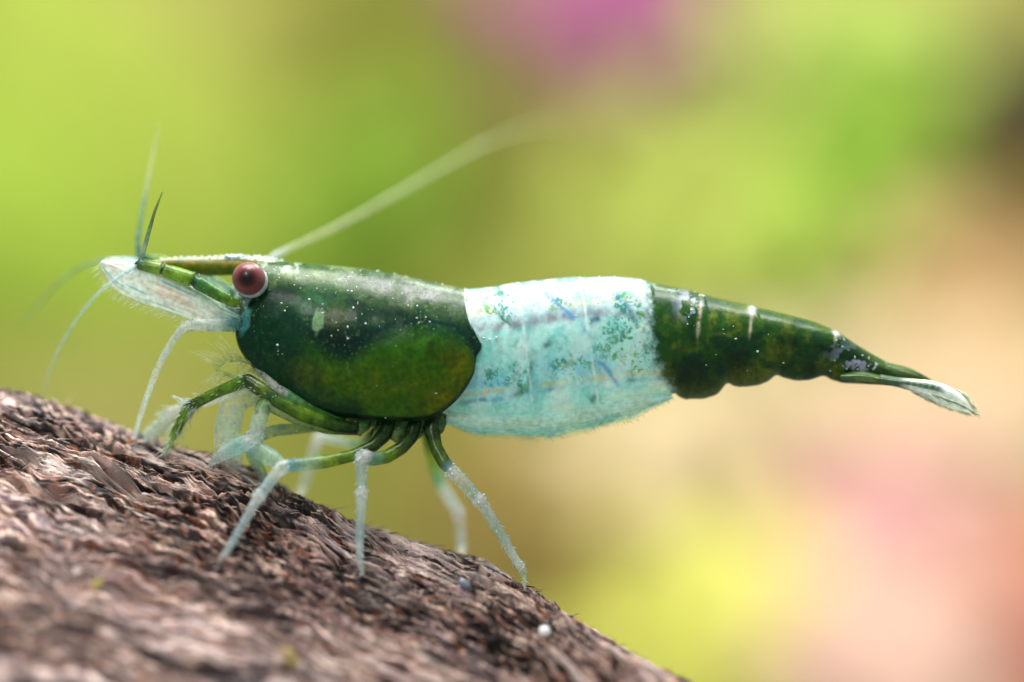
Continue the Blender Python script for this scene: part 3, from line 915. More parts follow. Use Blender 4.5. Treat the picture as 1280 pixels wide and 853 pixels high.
def setae(parent, pp, rr, n, ln, t0=0.0, t1=1.0, rgb=(215, 228, 215), lean=0.5, th=0.006, dirs=None):
    v, f, cc = [], [], []
    m = len(pp)
    for _ in range(n):
        k = min(m - 2, int((t0 + (t1 - t0) * random.random()) * (m - 1)))
        p = Vector(pp[k]); t = (Vector(pp[k + 1]) - p).normalized()
        d = Vector((random.gauss(0, 1), random.gauss(0, 0.6), random.gauss(0, 1))) if dirs is None else Vector(dirs) + Vector((random.gauss(0, .2), random.gauss(0, .2), random.gauss(0, .2)))
        d = (d - t * d.dot(t)).normalized()
        L_ = ln * random.uniform(0.5, 1.2)
        a = p + d * rr[k] * 0.85
        b = a + (d + t * lean).normalized() * L_
        tv, tf = tube_data([a, a.lerp(b, .5) + t * 0.08 * L_, b + t * 0.3 * L_], [th, th * .7, th * .25], 4)
        o = len(v); v += tv; f += [tuple(q + o for q in x) for x in tf]; cc += [(*lin(rgb), 0.85)] * len(tv)
    s = mesh('setae', v, f, M_LIMB, parent, cc)
    s['kind'] = 'stuff'
    return s


WH, PALE, JNT, BLU = (226, 240, 238), (200, 224, 226), (250, 253, 253), (130, 185, 200)
GRN, DGR, LGR = (110, 150, 36), (38, 74, 30), (140, 172, 70)


# ---- rostrum with its teeth
def rostrum():
    n, m = 80, 20
    xs = np.linspace(172, 420, n)
    top = np.interp(xs, [172, 215, 260, 300, 330, 352, 380, 420], [328.5, 323, 321.5, 320, 322, 326.5, 331.5, 340])
    bot = np.interp(xs, [172, 200, 230, 270, 290, 320, 352, 420], [330, 333, 342, 345, 344, 350, 352, 352])
    v, c = [], []
    for i in range(n):
        zt, zb = top[i], bot[i]
        for k in range(m):
            a = 2 * math.pi * k / m
            h = (zb - zt) / 2
            wy = 0.02 + 0.05 * min(1, (xs[i] - 172) / 120) + 0.12 * min(1, max(0, (xs[i] - 300) / 52))
            p = P(xs[i], (zt + zb) / 2 - math.cos(a) * h, -math.sin(a) * wy)
            v.append(p)
            rel = (1 - math.cos(a)) / 2
            nn = float(vnoise(np.array([xs[i] * 0.15]), np.array([rel * 5.0]), 0, 3)[0])
            base = lin(172, 150, 22) if nn > 0 else lin(120, 128, 20)
            base = base + (lin(60, 92, 14) - base) * np.clip((rel - 0.35) / 0.3, 0, 1) * 0.8
            base = base + (lin(225, 232, 215) - base) * (0.85 if rel < 0.10 else 0)
            base = base + (lin(226, 238, 226) - base) * max(0, 1 - (xs[i] - 172) / 30) * 0.7
            c.append((*base, 0.92))
    f = grid_faces(n, m, wrap=True).tolist()
    f.append(tuple(range(m - 1, -1, -1))); f.append(tuple((n - 1) * m + k for k in range(m)))
    o = mesh('rostrum', np.array(v), f, M_LIMB, CARA, c)
    for k, x in enumerate(np.concatenate([np.linspace(205, 338, 17)])):
        y0 = float(np.interp(x, xs, top))
        a = P(x, y0 + 1.0, 0); b = P(x - 4 - 2 * random.random(), y0 - random.uniform(0.8, 2.2), 0)
        tv, tf = tube_data([a, a.lerp(b, 0.6), b], [0.018, 0.011, 0.003], 6)
        mesh('tooth', tv, tf, M_LIMB, o, [(*lin(236, 240, 215), 0.9)] * len(tv))
    # pale crust on the brow, with its lamp glare built from white beads
    s = []
    for _ in range(240):
        x = random.gauss(*random.choice(((296, 8), (296, 6), (330, 14), (300, 25))))
        x = min(352, max(262, x))
        y = float(np.interp(x, xs, top)) + abs(random.gauss(0, 2.2)) - 0.8
        s.append((np.array(P(x, y, random.uniform(-0.08, 0.08))), random.uniform(0.006, 0.022)))
    for _ in range(60):
        x = random.uniform(210, 262)
        y = float(np.interp(x, xs, top)) + abs(random.gauss(0, 2)) - 1
        s.append((np.array(P(x, y, random.uniform(-0.05, 0.03))), random.uniform(0.004, 0.011)))
    speckles(o, s)


rostrum()


# ---- eyes
def eye(side):
    m_, N, L = new_mat('eye_cornea')
    tc = N.new('ShaderNodeTexCoord')
    sep = N.new('ShaderNodeVectorMath'); sep.operation = 'DOT_PRODUCT'
    sep.inputs[1].default_value = (0.0, side, 0.0)
    nrm = N.new('ShaderNodeVectorMath'); nrm.operation = 'NORMALIZE'
    L.new(tc.outputs['Object'], nrm.inputs[0]); L.new(nrm.outputs[0], sep.inputs[0])
    nz = N.new('ShaderNodeTexNoise'); nz.inputs['Scale'].default_value = 26; nz.inputs['Detail'].default_value = 4
    L.new(tc.outputs['Object'], nz.inputs['Vector'])
    ad = N.new('ShaderNodeMath'); ad.operation = 'MULTIPLY_ADD'; ad.inputs[1].default_value = 0.07
    L.new(nz.outputs['Fac'], ad.inputs[0]); L.new(sep.outputs['Value'], ad.inputs[2])
    rp = N.new('ShaderNodeValToRGB')
    el = rp.color_ramp.elements
    el[0].position = 0.35; el[0].color = (*lin(128, 84, 84), 1)
    el[1].position = 0.80; el[1].color = (*lin(96, 48, 46), 1)
    for p, c in ((0.90, lin(66, 26, 26)), (0.965, lin(44, 14, 16)), (1.0, lin(12, 5, 8))):
        e = el.new(min(1, p * 0.98)); e.color = (*c, 1)
    mr = N.new('ShaderNodeMath'); mr.operation = 'MULTIPLY'; mr.inputs[1].default_value = 0.965
    L.new(ad.outputs[0], mr.inputs[0]); L.new(mr.outputs[0], rp.inputs[0])
    pr = N.new('ShaderNodeBsdfPrincipled')
    L.new(rp.outputs[0], pr.inputs['Base Color'])
    pr.inputs['Roughness'].default_value = 0.35
    pr.inputs['Coat Weight'].default_value = 0.15; pr.inputs['Coat Roughness'].default_value = 0.1; pr.inputs['Specular IOR Level'].default_value = 0.25
    out = N.new('ShaderNodeOutputMaterial'); L.new(pr.outputs[0], out.inputs[0])
    y = side * 0.52
    c = P(311, 348.5, y) if side < 0 else Vector((P(311, 348.5, -y).x, y, P(311, 348.5, -y).z))
    v, f = icos(0.206, 4)
    e = mesh('eye', v, f, m_, SHRIMP)
    e.matrix_parent_inverse.identity()
    e.location = c - SHRIMP.location
    # white cup and stalk that carry it
    v, f = icos(0.225, 3)
    v = v * 0.93 + np.array([0.018, 0.10 * -side, -0.030])
    s = mesh('eye_cup', v, f, plain_mat('eye_cup', (0.62, 0.74, 0.80), rough=0.25, trans=0.3, scale=10, var=0.3), e)
    s.matrix_parent_inverse.identity()
    tv, tf = tube_data([Vector((0.03, -0.12 * side, -0.03)), Vector((0.10, -0.30 * side, -0.10)), Vector((0.14, -0.5 * side, -0.12))], [0.12, 0.12, 0.12], 14)
    s = mesh('eyestalk', tv, tf, plain_mat('eyestalk', (0.40, 0.55, 0.55), rough=0.3, trans=0.3, scale=14, var=0.4), e)
    s.matrix_parent_inverse.identity()


eye(-1); eye(1)


# ---- blades (antennal scales, tail fan, swimmerets)
def blade(name, outline, y, parent=SHRIMP, thick=0.03, paint=None, yb=None, n=46, m=26, mat=None, ragged=0.0):
    """outline = (upper edge points, lower edge points) in pixels from base to tip; closed thin solid with ribs"""
    a, b = spline(outline[0], n), spline(outline[1], n)
    w = np.linspace(0, 1, m)
    uu = np.linspace(0, 1, n)
    b[:, 1] += ragged * (fbm(uu * 7, uu * 0 + outline[0][0][0] * 0.37 + y, 0, 3, 151) - 0.1) * np.sin(np.pi * uu)
    px = a[:, None, 0] + (b[:, None, 0] - a[:, None, 0]) * w
    py = a[:, None, 1] + (b[:, None, 1] - a[:, None, 1]) * w
    u = np.linspace(0, 1, n)[:, None] + 0 * px
    ww = w[None, :] + 0 * px
    yy = y + (0 if yb is None else (yb - y)) * u + 0.06 * np.sin(ww * math.pi) * (1 if y > 0 else -1) + 0.003 * np.sin(ww * 40 + 3 * u)
    tk = thick * (np.sin(np.pi * np.clip(ww, 0.02, 0.98)) ** 0.5) * (1 - 0.6 * u)
    out = []
    for s_ in (-1, 1):
        y2 = yy + s_ * tk / 2
        k = (D + y2) / D
        out.append(np.stack([(px - 640) / 100 * k, y2, (426.5 - py) / 100 * k], -1))
    V = np.concatenate([out[0], out[1][:, ::-1]], 1)
    rgb, al = paint(px, py, u, ww)
    c = np.concatenate([rgb, al[..., None]], -1)
    C_ = np.concatenate([c, c[:, ::-1]], 1)
    nn, mm = V.shape[:2]
    f = grid_faces(nn, mm, wrap=True).tolist()
    f.append(tuple(range(mm - 1, -1, -1))); f.append(tuple((nn - 1) * mm + k for k in range(mm)))
    o = mesh(name, V.reshape(-1, 3), f, mat or M_FIN, parent, C_.reshape(-1, 4))
    return o, out[0]


def scale_paint(px, py, u, w):
    st = fbm(u * 2.2, w * 9, 0, 3, 111)
    rgb = np.broadcast_to(lin(240, 250, 242), px.shape + (3,)).copy()
    rgb = mixc(rgb, lin(238, 205, 180), 0.7 * sstep(0.1, 0.35, st))
    rgb = mixc(rgb, lin(150, 200, 215), 0.8 * sstep(0.1, 0.35, -st))
    rgb = mixc(rgb, lin(110, 175, 120), 0.6 * (1 - sstep(0.0, 0.3, w)) * (1 - sstep(0.3, 0.8, u)))
    rgb = mixc(rgb, lin(60, 140, 130), 0.6 * (1 - sstep(0.0, 0.22, u)))
    al = 0.78 + 0.2 * st - 0.35 * sstep(0.7, 1.0, w)
    return rgb, np.clip(al, 0.15, 0.95)


def fringe(parent, pts3, dirv, n, ln, rgb=(235, 240, 225), th=0.00555, al=0.4, spread=0.12):
    v, f, cc = [], [], []
    for _ in range(n):
        k = random.randrange(len(pts3) - 1); a = Vector(pts3[k]).lerp(Vector(pts3[k + 1]), random.random())
        d = (Vector(dirv) + Vector((random.gauss(0, spread), random.gauss(0, spread), random.gauss(0, spread)))).normalized()
        b = a + d * ln * random.uniform(0.6, 1.1)
        tv, tf = tube_data([a, a.lerp(b, .5), b], [th, th * .7, th * .3], 4)
        o = len(v); v += tv; f += [tuple(q + o for q in x) for x in tf]; cc += [(*lin(rgb), al)] * len(tv)
    s = mesh('setae', v, f, M_FIN, parent, cc); s['kind'] = 'stuff'


SCALE = ([(302, 396), (280, 384), (255, 368), (225, 352), (195, 338), (165, 325), (128, 325)], [(298, 408), (270, 409), (240, 400), (205, 388), (170, 376), (142, 360), (124, 330)])
o, near_face = blade('antennal_scale', SCALE, -0.34, paint=scale_paint, yb=-0.42)
fringe(o, near_face[8:, -1], (-0.72, 0, -0.42), 170, 0.16, al=.3, th=0.0026)
SCALE_F = ([(302, 380), (285, 356), (262, 347), (230, 341), (195, 331), (165, 321), (135, 322)], [(298, 404), (270, 404), (240, 395), (205, 382), (172, 369), (146, 352), (130, 326)])
o, far_face = blade('antennal_scale', SCALE_F, 0.08, paint=scale_paint, yb=0.30)
fringe(o, far_face[8:, -1], (-0.72, 0, -0.42), 80, 0.16, al=.3, th=0.0026)

# ---- antennules (peduncle in three joints, two flagella each) and antennae
def antennule(side):
    y = -0.44 * side
    dx, dy = (0, 0) if side > 0 else (8, -8)
    q = lambda x, z, yy=y: (x + dx, z + dy, yy)
    o, pp, rr = limb('antennule', [(*q(303, 379), 3.0, GRN, .95), (*q(292, 379), 6.5, GRN, .95), (*q(270, 367), 8.5, (70, 124, 40), .95), (*q(248, 354), 9.5, (60, 118, 60), .95), (*q(243, 351), 7.6, (30, 70, 50), .98), (*q(239, 349), 10.2, GRN, .95), (*q(225, 344), 10.0, (128, 164, 50), .95), (*q(207, 338), 8.6, GRN, .95), (*q(203, 336.5), 6.6, (30, 60, 44), .98), (*q(200, 336), 8.6, LGR, .95), (*q(186, 333), 8.2, GRN, .95), (*q(175, 331), 7.0, (70, 110, 70), .95), (*q(169, 330), 3.2, (24, 60, 50), .98)], soft=1, sub=7)
    setae(o, pp, rr, 22, 0.05, 0.1, 1.0, th=0.004)
    if side > 0:
        limb_specks(o, pp, rr, 70)
    if side > 0:
        limb('flagellum', [(*q(174, 331), 3.6, (90, 130, 110), .9), (180, 312, -.46, 3.2, (150, 175, 160), .85), (186, 290, -.50, 2.7, (120, 150, 120), .8), (193, 266, -.55, 2.0, (120, 140, 90), .7), (203, 240, -.62, 0.8, (120, 140, 90), .5)], o, wob=0.07)
        limb('flagellum', [(*q(172, 332), 3.0, PALE, .75), (150, 345, -.7, 2.6, PALE, .65), (122, 367, -.95, 2.2, PALE, .6), (98, 396, -1.1, 1.8, PALE, .55), (78, 428, -1.25, 1.5, PALE, .5), (62, 462, -1.4, 1.2, PALE, .45), (52, 503, -1.5, 0.7, PALE, .4)], o, soft=6, wob=0.06)
    else:
        limb('flagellum', [(*q(166, 331), 4.5, (110, 150, 130), .9), (172, 300, .46, 3.8, (140, 175, 165), .8), (178, 262, .55, 3.3, (165, 195, 185), .75), (185, 225, .7, 2.8, (215, 225, 190), .65), (192, 188, .9, 2.0, (215, 225, 190), .55), (199, 155, 1.1, 0.9, (215, 225, 190), .4)], o, soft=4, wob=0.06)
        limb('flagellum', [(*q(164, 333), 3.6, (110, 160, 150), .8), (130, 324, .7, 2.6, (150, 180, 150), .6), (100, 334, .95, 2.2, (150, 180, 150), .5), (72, 354, 1.2, 1.8, (150, 180, 150), .45), (47, 382, 1.5, 1.4, (150, 180, 150), .4), (25, 412, 1.8, 0.8, (150, 180, 150), .3)], o, soft=6, wob=0.06)


antennule(1); antennule(-1)
o, pp, rr = limb('antenna', [(306, 402, -.30, 7, (70, 130, 130), .95), (290, 405, -.36, 10.5, (110, 175, 170), .9), (268, 406, -.42, 9.5, WH, .85), (246, 405, -.48, 8.6, WH, .85), (236, 406, -.50, 6.6, JNT, .9), (226, 413, -.52, 5.4, WH, .85), (212, 432, -.48, 5.0, WH, .75), (197, 460, -.40, 4.6, WH, .68), (184, 495, -.25, 4.2, WH, .62), (174, 525, -0.05, 3.8, WH, .58), (167, 553, .25, 3.2, WH, .5)], soft=3, sub=8, wob=0.04)
setae(o, pp, rr, 70, 0.05, 0.02, 0.5, th=0.0055)
limb('antenna', [(318, 400, .30, 7, (110, 175, 170), .9), (312, 372, .44, 7, WH, .85), (322, 344, .55, 5.5, WH, .85), (342, 320, .75, 4.4, WH, .8), (372, 306, 1.1, 3.4, (222, 230, 190), .72), (410, 289, 1.5, 3.3, (222, 230, 190), .7), (455, 265, 1.9, 3.2, (222, 230, 190), .68), (505, 237, 2.4, 3.1, (222, 230, 190), .66), (560, 205, 3.0, 3.1, (222, 230, 190), .64), (608, 178, 3.6, 2.9, (222, 230, 190), .58), (652, 161, 4.6, 2.5, (222, 230, 190), .48), (690, 152, 6.0, 2.0, (222, 230, 190), .4), (715, 150, 7.4, 1.2, (222, 230, 190), .3)], soft=6)

# ---- mouthparts
for k, (pts, al) in enumerate(((([(352, 492), (338, 468), (322, 456), (300, 449), (282, 452), (269, 462)]), .55), (([(352, 496), (334, 484), (312, 476), (290, 470), (270, 462)]), .45), (([(362, 500), (345, 484), (328, 470), (312, 462)]), .7))):
    q = [(x, y, -0.30 + 0.06 * k, 5.0 - 0.65 * i, (196, 218, 170), al) for i, (x, y) in enumerate(pts)]
    o, pp, rr = limb('maxilliped', q, soft=4)
    if k < 2:
        setae(o, pp, rr, 60, 0.32, 0.35, 1.0, th=0.0028, lean=0.2, dirs=(-1, 0, 0.12), rgb=(220, 228, 190))
limb('maxilliped', [(430, 528, -.34, 8, (60, 110, 50), .96), (395, 516, -.42, 9.5, (70, 128, 62), .95), (362, 498, -.44, 9.5, (92, 150, 96), .95), (345, 485, -.42, 7.0, JNT, .9), (330, 470, -.38, 5.0, (212, 228, 205), .8), (318, 462, -.36, 3.0, (212, 228, 205), .6)])

# ---- walking legs
t1 = on_wood(203, 570); t1b = on_wood(163, 577)
o, pp, rr = limb('cheliped', [(446, 536, -.34, 8, DGR, .97), (420, 532, -.42, 9.5, (60, 100, 34), .96), (380, 518, -.50, 10.5, GRN, .95), (346, 502, -.54, 9.0, (80, 120, 40), .95), (341, 496, -.54, 8.2, (60, 96, 44), .96), (326, 487, -.52, 10.2, (106, 134, 50), .93), (310, 476, -.48, 9.2, DGR, .96), (302, 478, -.46, 8.6, (90, 140, 40), .95), (270, 491, -.36, 7.6, GRN, .95), (243, 505, -.26, 7.2, (70, 110, 36), .96), (239, 507, -.25, 5.6, (36, 66, 30), .97), (234, 512, -.23, 7.6, GRN, .95), (222, 535, -.12, 6.8, (120, 160, 50), .93), (211, 556, t1.y * .7, 4.2, (190, 214, 150), .8), (t1, 1.6, WH, .7)], soft=1, sub=8)
setae(o, pp, rr, 150, 0.10, 0.62, 1.0, th=0.0055, lean=0.9)
limb_specks(o, pp, rr, 80, 0.2, 1.0)
setae(o, pp, rr, 60, 0.06, 0.3, 0.7, th=0.0055, lean=0.6)
f2, pp, rr = limb('finger', [(236, 508, -.22, 4.0, WH, .85), (224, 500, -.2, 3.0, WH, .8), (215, 495, -.19, 1.2, WH, .7)], o)
q2, pp, rr = limb('cheliped', [(440, 534, .20, 7, DGR, .97), (390, 520, .34, 9, (84, 132, 60), .95), (345, 500, .42, 8.5, WH, .9), (310, 484, .42, 7.5, WH, .85), (262, 500, .34, 6.5, WH, .85), (222, 512, .28, 6.2, WH, .85), (216, 514, .27, 7.2, JNT, .85), (200, 531, .25, 6.8, WH, .78), (183, 551, .25, 5.0, WH, .75), (t1b, 2.0, WH, .6)], soft=1, wob=0.12)
setae(q2, pp, rr, 240, 0.11, 0.66, 1.0, th=0.004, lean=0.7)

# folded pale second pair of claws
t2 = on_wood(258, 583)
o, pp, rr = limb('cheliped', [(450, 538, -.30, 7, DGR, .97), (410, 536, -.36, 8, (150, 190, 110), .85), (372, 524, -.44, 8.5, (176, 205, 140), .8), (336, 505, -.50, 9.5, (196, 222, 176), .78), (330, 506, -.52, 10.5, (120, 160, 96), .8), (324, 525, -.58, 11.0, (214, 238, 224), .76), (319, 546, -.62, 10.0, WH, .75), (314, 552, -.64, 9.0, JNT, .85), (302, 556, -.62, 11.5, (176, 224, 226), .8), (282, 566, -.50, 9.5, (220, 244, 238), .8), (268, 576, -.2, 5.5, WH, .7), (t2, 1.6, JNT, .7)], soft=1)
setae(o, pp, rr, 60, 0.06, 0.5, 1.0, th=0.0055)
t2b = on_wood(300, 585)
o, pp, rr = limb('cheliped', [(430, 532, .14, 7, DGR, .95), (380, 518, .05, 8, (176, 205, 140), .8), (330, 497, -.10, 11, (220, 238, 210), .76), (302, 496, -.16, 15.5, (228, 242, 222), .72), (290, 510, -.16, 17.5, (226, 244, 232), .72), (285, 535, -.10, 18.0, (214, 240, 230), .72), (283, 557, 0.0, 17, (236, 248, 238), .76), (292, 572, .1, 12, (226, 240, 226), .65), (t2b, 6, WH, .6)], soft=5)
limb('finger', [(284, 560, -.05, 10, (226, 238, 226), .7), (272, 572, 0.02, 7, WH, .7), (268, 582, .1, 2.5, WH, .65)], o)
t2c = on_wood(333, 604)
o, pp, rr = limb('walking_leg', [(440, 536, .1, 6, DGR, .95), (392, 534, .02, 7, (170, 200, 150), .7), (345, 538, -.20, 8, (170, 205, 190), .7), (310, 549, -.28, 9.5, WH, .72), (316, 570, -.24, 9.0, (182, 214, 204), .66), (325, 588, -.15, 7.5, (190, 218, 206), .62), (t2c, 5.0, WH, .55)], soft=2)
# the pale limb slanting down to the third knee
limb('cheliped', [(304, 555, -.46, 8, JNT, .8), (318, 560, -.54, 12.5, (190, 230, 228), .78), (338, 572, -.62, 12, (200, 234, 222), .78), (354, 582, -.70, 8, (205, 228, 205), .72), (360, 586, -.72, 2.5, WH, .6)], soft=2)


def walking_leg(pts, tip, near=True, hairs=70):
    t = on_wood(*tip, near=near)
    ys = [p[2] for p in pts]
    o, pp, rr = limb('walking_leg', pts + [(t, 1.3, JNT, .6)], soft=1, sub=9)
    sp_ = []
    for p in pts:
        if p[-2] == JNT:
            c_ = P(p[0], p[1], p[2])
            for _ in range(14):
                d_ = Vector((random.gauss(0, 1), -abs(random.gauss(0, 1)), random.gauss(0, 1))).normalized() * (p[3] / 100)
                sp_.append((np.array(c_ + d_), random.uniform(0.006, 0.02)))
    for _ in range(26):
        k = random.randrange(len(pp) // 3, len(pp) - 2)
        d_ = Vector((random.gauss(0, 1), -abs(random.gauss(0, 1)), random.gauss(0, 1))).normalized() * rr[k]
        sp_.append((np.array(Vector(pp[k]) + d_), random.uniform(0.004, 0.010)))
    if near:
        speckles(o, sp_)
    if hairs:
        setae(o, pp, rr, hairs, 0.055, 0.4, 1.0, th=0.0055, lean=0.7)
    return o


def ramp_y(y0, tip, fr, near=True):
    return y0 + (on_wood(*tip, near=near).y - y0) * fr


T3 = (268, 712)
walking_leg([(486, 530, -.32, 9.5, DGR, .97), (480, 544, -.38, 10, (34, 66, 28), .97), (466, 558, -.48, 8.5, (58, 88, 34), .96), (440, 570, -.58, 8.0, GRN, .92), (408, 577, -.68, 9.0, (140, 170, 60), .85), (385, 580, -.74, 9.0, (176, 208, 180), .78), (363, 582, -.80, 8.6, BLU, .78), (354, 584, -.82, 9.6, JNT, .92), (345, 592, ramp_y(-.82, T3, .1), 7.8, WH, .75), (329, 614, ramp_y(-.82, T3, .32), 7.2, PALE, .72), (325, 619, ramp_y(-.82, T3, .36), 8.2, JNT, .9), (320, 627, ramp_y(-.82, T3, .42), 6.6, WH, .75), (296, 668, ramp_y(-.82, T3, .74), 5.2, PALE, .72), (279, 697, ramp_y(-.82, T3, .92), 4.2, WH, .8)], T3)
T4 = (452, 722)
walking_leg([(520, 528, -.32, 9.5, DGR, .97), (514, 546, -.40, 9.5, (40, 70, 28), .97), (502, 560, -.48, 9.0, (70, 100, 34), .95), (484, 571, -.56, 9.0, GRN, .9), (466, 574, -.62, 9.2, (120, 170, 150), .8), (455, 570, -.68, 9.6, JNT, .9), (452, 576, -.69, 9.4, JNT, .9), (452, 586, ramp_y(-.68, T4, .1), 7.6, PALE, .68), (452, 609, ramp_y(-.68, T4, .28), 7.2, PALE, .68), (452, 616, ramp_y(-.68, T4, .33), 8.4, JNT, .92), (452, 625, ramp_y(-.68, T4, .38), 7.2, WH, .75), (450, 662, ramp_y(-.68, T4, .65), 6.0, PALE, .7), (449, 694, ramp_y(-.68, T4, .88), 5.0, WH, .75), (451, 708, ramp_y(-.68, T4, .95), 3.2, WH, .7)], T4)
T5 = (655, 738)
walking_leg([(542, 524, -.30, 11, DGR, .97), (540, 540, -.36, 10.5, (50, 84, 30), .96), (545, 560, -.44, 9.0, (78, 112, 36), .95), (555, 578, -.52, 9.0, (88, 122, 44), .92), (561, 585, -.55, 8.0, BLU, .8), (566, 590, -.57, 10.2, JNT, .88), (574, 598, -.58, 8.8, WH, .68), (592, 618, -.58, 8.0, PALE, .66), (598, 625, -.58, 9.6, JNT, .9), (605, 634, -.57, 7.4, WH, .72), (626, 668, -.54, 6.6, PALE, .7), (645, 701, -.50, 5.6, WH, .78), (650, 707, -.49, 5.8, JNT, .85), (655, 718, -.47, 4.0, (206, 226, 190), .75)], T5, hairs=110)
# far side legs
TF5 = (578, 706)
walking_leg([(534, 528, .25, 9, DGR, .97), (536, 550, .55, 9, (120, 150, 50), .9), (543, 580, .85, 9.0, (150, 178, 80), .85), (548, 598, .95, 8.5, (140, 200, 160), .8), (556, 614, 1.05, 8.5, WH, .72), (570, 636, 1.15, 8.0, WH, .72), (573, 642, 1.15, 9.5, JNT, .85), (575, 655, 1.15, 7.5, WH, .7), (577, 685, 1.15, 6.5, WH, .68)], TF5, near=False, hairs=0)
TF4 = (374, 628)
walking_leg([(470, 540, .28, 8, DGR, .95), (452, 556, .60, 6.5, (160, 195, 150), .75), (425, 552, .85, 6.2, (205, 225, 215), .7), (404, 546, 1.05, 6.5, WH, .7), (398, 547, 1.1, 8.0, JNT, .7), (393, 562, 1.15, 7.8, WH, .55), (385, 590, 1.2, 7.4, WH, .5), (378, 612, 1.2, 6.5, WH, .48)], TF4, near=False, hairs=0)
# short coxae packed under the chest
for px, py, r, c in ((455, 530, 10, (70, 116, 60)), (478, 536, 10, (50, 96, 50)), (500, 538, 11, (90, 140, 80)), (522, 538, 10, (70, 120, 60)), (546, 534, 11, (84, 126, 60))):
    limb('leg_base', [(px + 5, py - 16, -.26, r, c, .97), (px, py, -.30, r, c, .95), (px - 9, py + 13, -.32, r * 0.6, (150, 180, 110), .85)])

# ---- swimmerets under the banded middle
def swim_paint(px, py, u, w):
    st = fbm(u * 3.0, w * 7, 0, 3, 121)
    rgb = np.broadcast_to(lin(226, 246, 240), px.shape + (3,)).copy()
    rgb = mixc(rgb, lin(170, 232, 228), 0.7 * sstep(0.0, 0.35, st))
    rgb = mixc(rgb, lin(236, 246, 226), 0.8 * sstep(0.05, 0.35, -st))
    return rgb, np.clip(0.55 - 0.42 * sstep(0.45, 1, w) + 0.3 * st, 0.06, 0.85)


for y in (-0.30, 0.26):
    for outl in ((([(560, 512), (600, 515), (650, 520), (700, 524)]), ([(556, 530), (600, 546), (652, 549), (706, 542)])), (([(630, 512), (680, 514), (730, 512), (770, 508)]), ([(628, 540), (682, 548), (732, 539), (778, 522)])), (([(720, 500), (760, 500), (800, 494), (838, 494)]), ([(716, 536), (760, 531), (804, 516), (842, 498)]))):
        o, fc = blade('swimmeret', outl, y, paint=swim_paint, thick=0.05, ragged=9)
        fringe(o, fc[4:, -1], (0.6, 0, -0.5), 50, 0.06, rgb=(226, 240, 220), al=.35, th=0.0028, spread=0.3)


# ---- tail fan
def fan_paint(kind):
    def p(px, py, u, w):
        st = fbm(u * 3.0, w * 12, 0, 3, 131)
        if kind == 'telson':
            rgb = np.broadcast_to(lin(74, 112, 50), px.shape + (3,)).copy()
            rgb = mixc(rgb, lin(150, 170, 110), 0.7 * sstep(0.0, 0.4, st))
            rgb = mixc(rgb, lin(30, 66, 44), 0.7 * sstep(0.5, 0.8, u))
            return rgb, np.full(px.shape, 0.92)
        rgb = np.broadcast_to(lin(238, 246, 240), px.shape + (3,)).copy()
        rgb = mixc(rgb, lin(60, 104, 60), 0.92 * (1 - sstep(0.16, 0.32, u)))
        rgb = mixc(rgb, lin(252, 246, 170), 0.8 * sstep(0.26, 0.32, u) * (1 - sstep(0.34, 0.6, u)) * (1 - sstep(0.1, 0.2, w)))
        if kind == 'upper':
            dk = sstep(0.14, 0.26, u) * (1 - sstep(0.56, 0.68, u)) * sstep(0.22, 0.32, w) * (1 - sstep(0.62, 0.72, w))
            rgb = mixc(rgb, lin(40, 96, 60), 0.85 * dk * (0.8 + 0.3 * np.abs(np.sin(u * 90))))
            return rgb, np.clip(0.92 - 0.5 * sstep(0.6, 1, u) - 0.3 * sstep(0.7, 1, w) * u + 0.2 * st, 0.15, 1)
        rgb = mixc(rgb, lin(206, 220, 214), 0.6 * sstep(0.1, 0.3, st))
        return rgb, np.clip(0.88 - 0.45 * sstep(0.7, 1, u) - 0.35 * sstep(0.75, 1, w) + 0.25 * st, 0.15, 0.95)
    return p


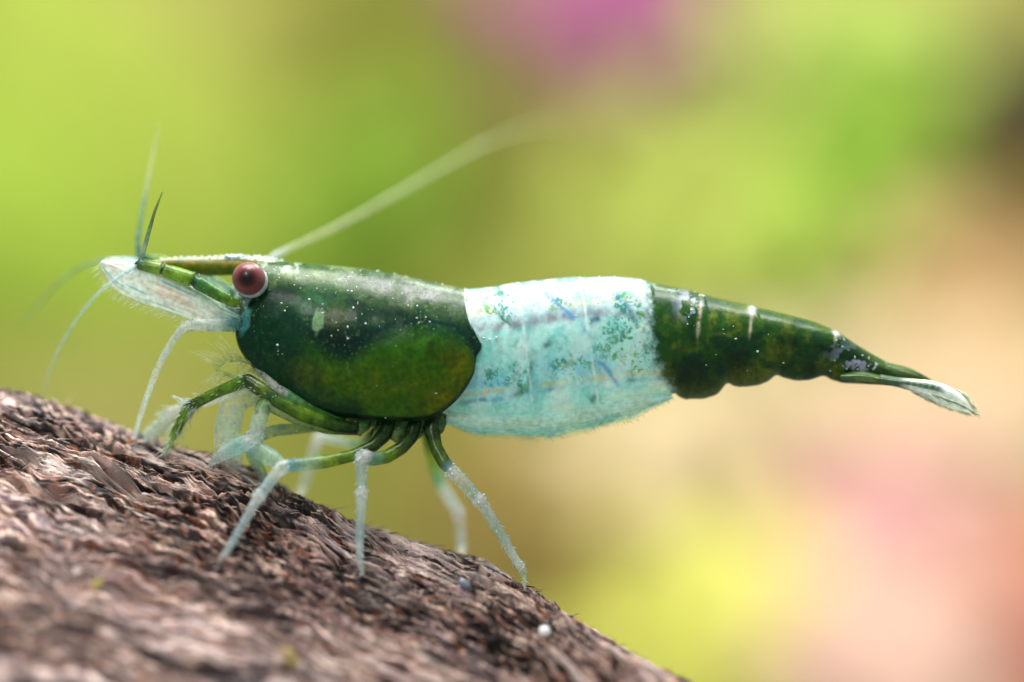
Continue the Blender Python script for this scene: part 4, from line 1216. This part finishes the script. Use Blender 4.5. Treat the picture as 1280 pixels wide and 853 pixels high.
blade('telson', ([(1085, 440), (1110, 453), (1135, 460), (1158, 471), (1170, 480)], [(1085, 470), (1110, 474), (1135, 476), (1155, 479), (1168, 482)]), -0.02, paint=fan_paint('telson'), thick=0.14, mat=M_LIMB)
blade('uropod', ([(1050, 468), (1076, 464), (1104, 470), (1130, 476), (1140, 477)], [(1050, 474), (1076, 479.5), (1104, 481.5), (1130, 482.5), (1142, 481)]), -0.20, paint=fan_paint('telson'), thick=0.1, yb=-0.14, mat=M_LIMB)
o, fc = blade('uropod', ([(1100, 468), (1125, 472), (1145, 474), (1165, 476), (1188, 484), (1205, 496), (1217, 514)], [(1100, 481), (1125, 484), (1145, 488), (1165, 494), (1187, 501), (1203, 508), (1217, 516)]), -0.22, paint=fan_paint('upper'), thick=0.05, yb=-0.40, ragged=2)
fringe(o, fc[24:, -1], (0.8, 0, -0.40), 160, 0.14)
fringe(o, fc[-14:, 0], (0.85, 0, -0.28), 90, 0.10)
o, fc = blade('uropod', ([(1104, 477), (1126, 480), (1147, 485), (1170, 492), (1195, 503), (1213, 514)], [(1104, 481), (1124, 484.5), (1143, 491), (1163, 500), (1184, 509), (1212, 517)]), -0.12, paint=fan_paint('lower'), thick=0.04, yb=-0.10, ragged=3)
fringe(o, fc[14:, -1], (0.72, 0, -0.5), 140, 0.10)
o, fc = blade('uropod', ([(1124, 474), (1145, 474), (1170, 482), (1190, 492), (1205, 505)], [(1122, 480), (1145, 486), (1168, 494), (1188, 503), (1204, 508)]), 0.16, paint=fan_paint('lower'), thick=0.04, yb=0.34)
o, fc = blade('uropod', ([(1124, 476), (1145, 478), (1170, 488), (1190, 498), (1208, 510)], [(1122, 482), (1145, 490), (1165, 499), (1188, 509), (1207, 513)]), 0.08, paint=fan_paint('lower'), thick=0.04, yb=0.18)

# small pale glints along the tail
bp = np.array([v.co[:] for v in BODY.data.vertices])
bp = bp[bp[:, 1] <= 0.0]
bq = np.stack(near_px(bp), 1)
sp = []
for cx, cy, sx, sy, n in ((845, 368, 6, 5, 8), (866, 385, 7, 10, 16), (905, 416, 3, 3, 3), (942, 385, 3, 3, 8), (1050, 425, 3, 6, 12), (1082, 456, 22, 5, 30), (1115, 456, 5, 5, 16), (1143, 470, 4, 3, 8), (900, 440, 60, 25, 14), (607, 418, 10, 8, 14), (700, 380, 60, 18, 20), (760, 350, 40, 3, 14), (300, 390, 8, 14, 60), (306, 372, 8, 8, 20)):
    for _ in range(n):
        x, y = random.gauss(cx, sx), random.gauss(cy, sy)
        k = np.argmin((bq[:, 0] - x) ** 2 + (bq[:, 1] - y) ** 2)
        sp.append((bp[k], random.choice((0.005, 0.007, 0.010, 0.014)) * random.uniform(0.8, 1.5)))
speckles(BODY, sp)
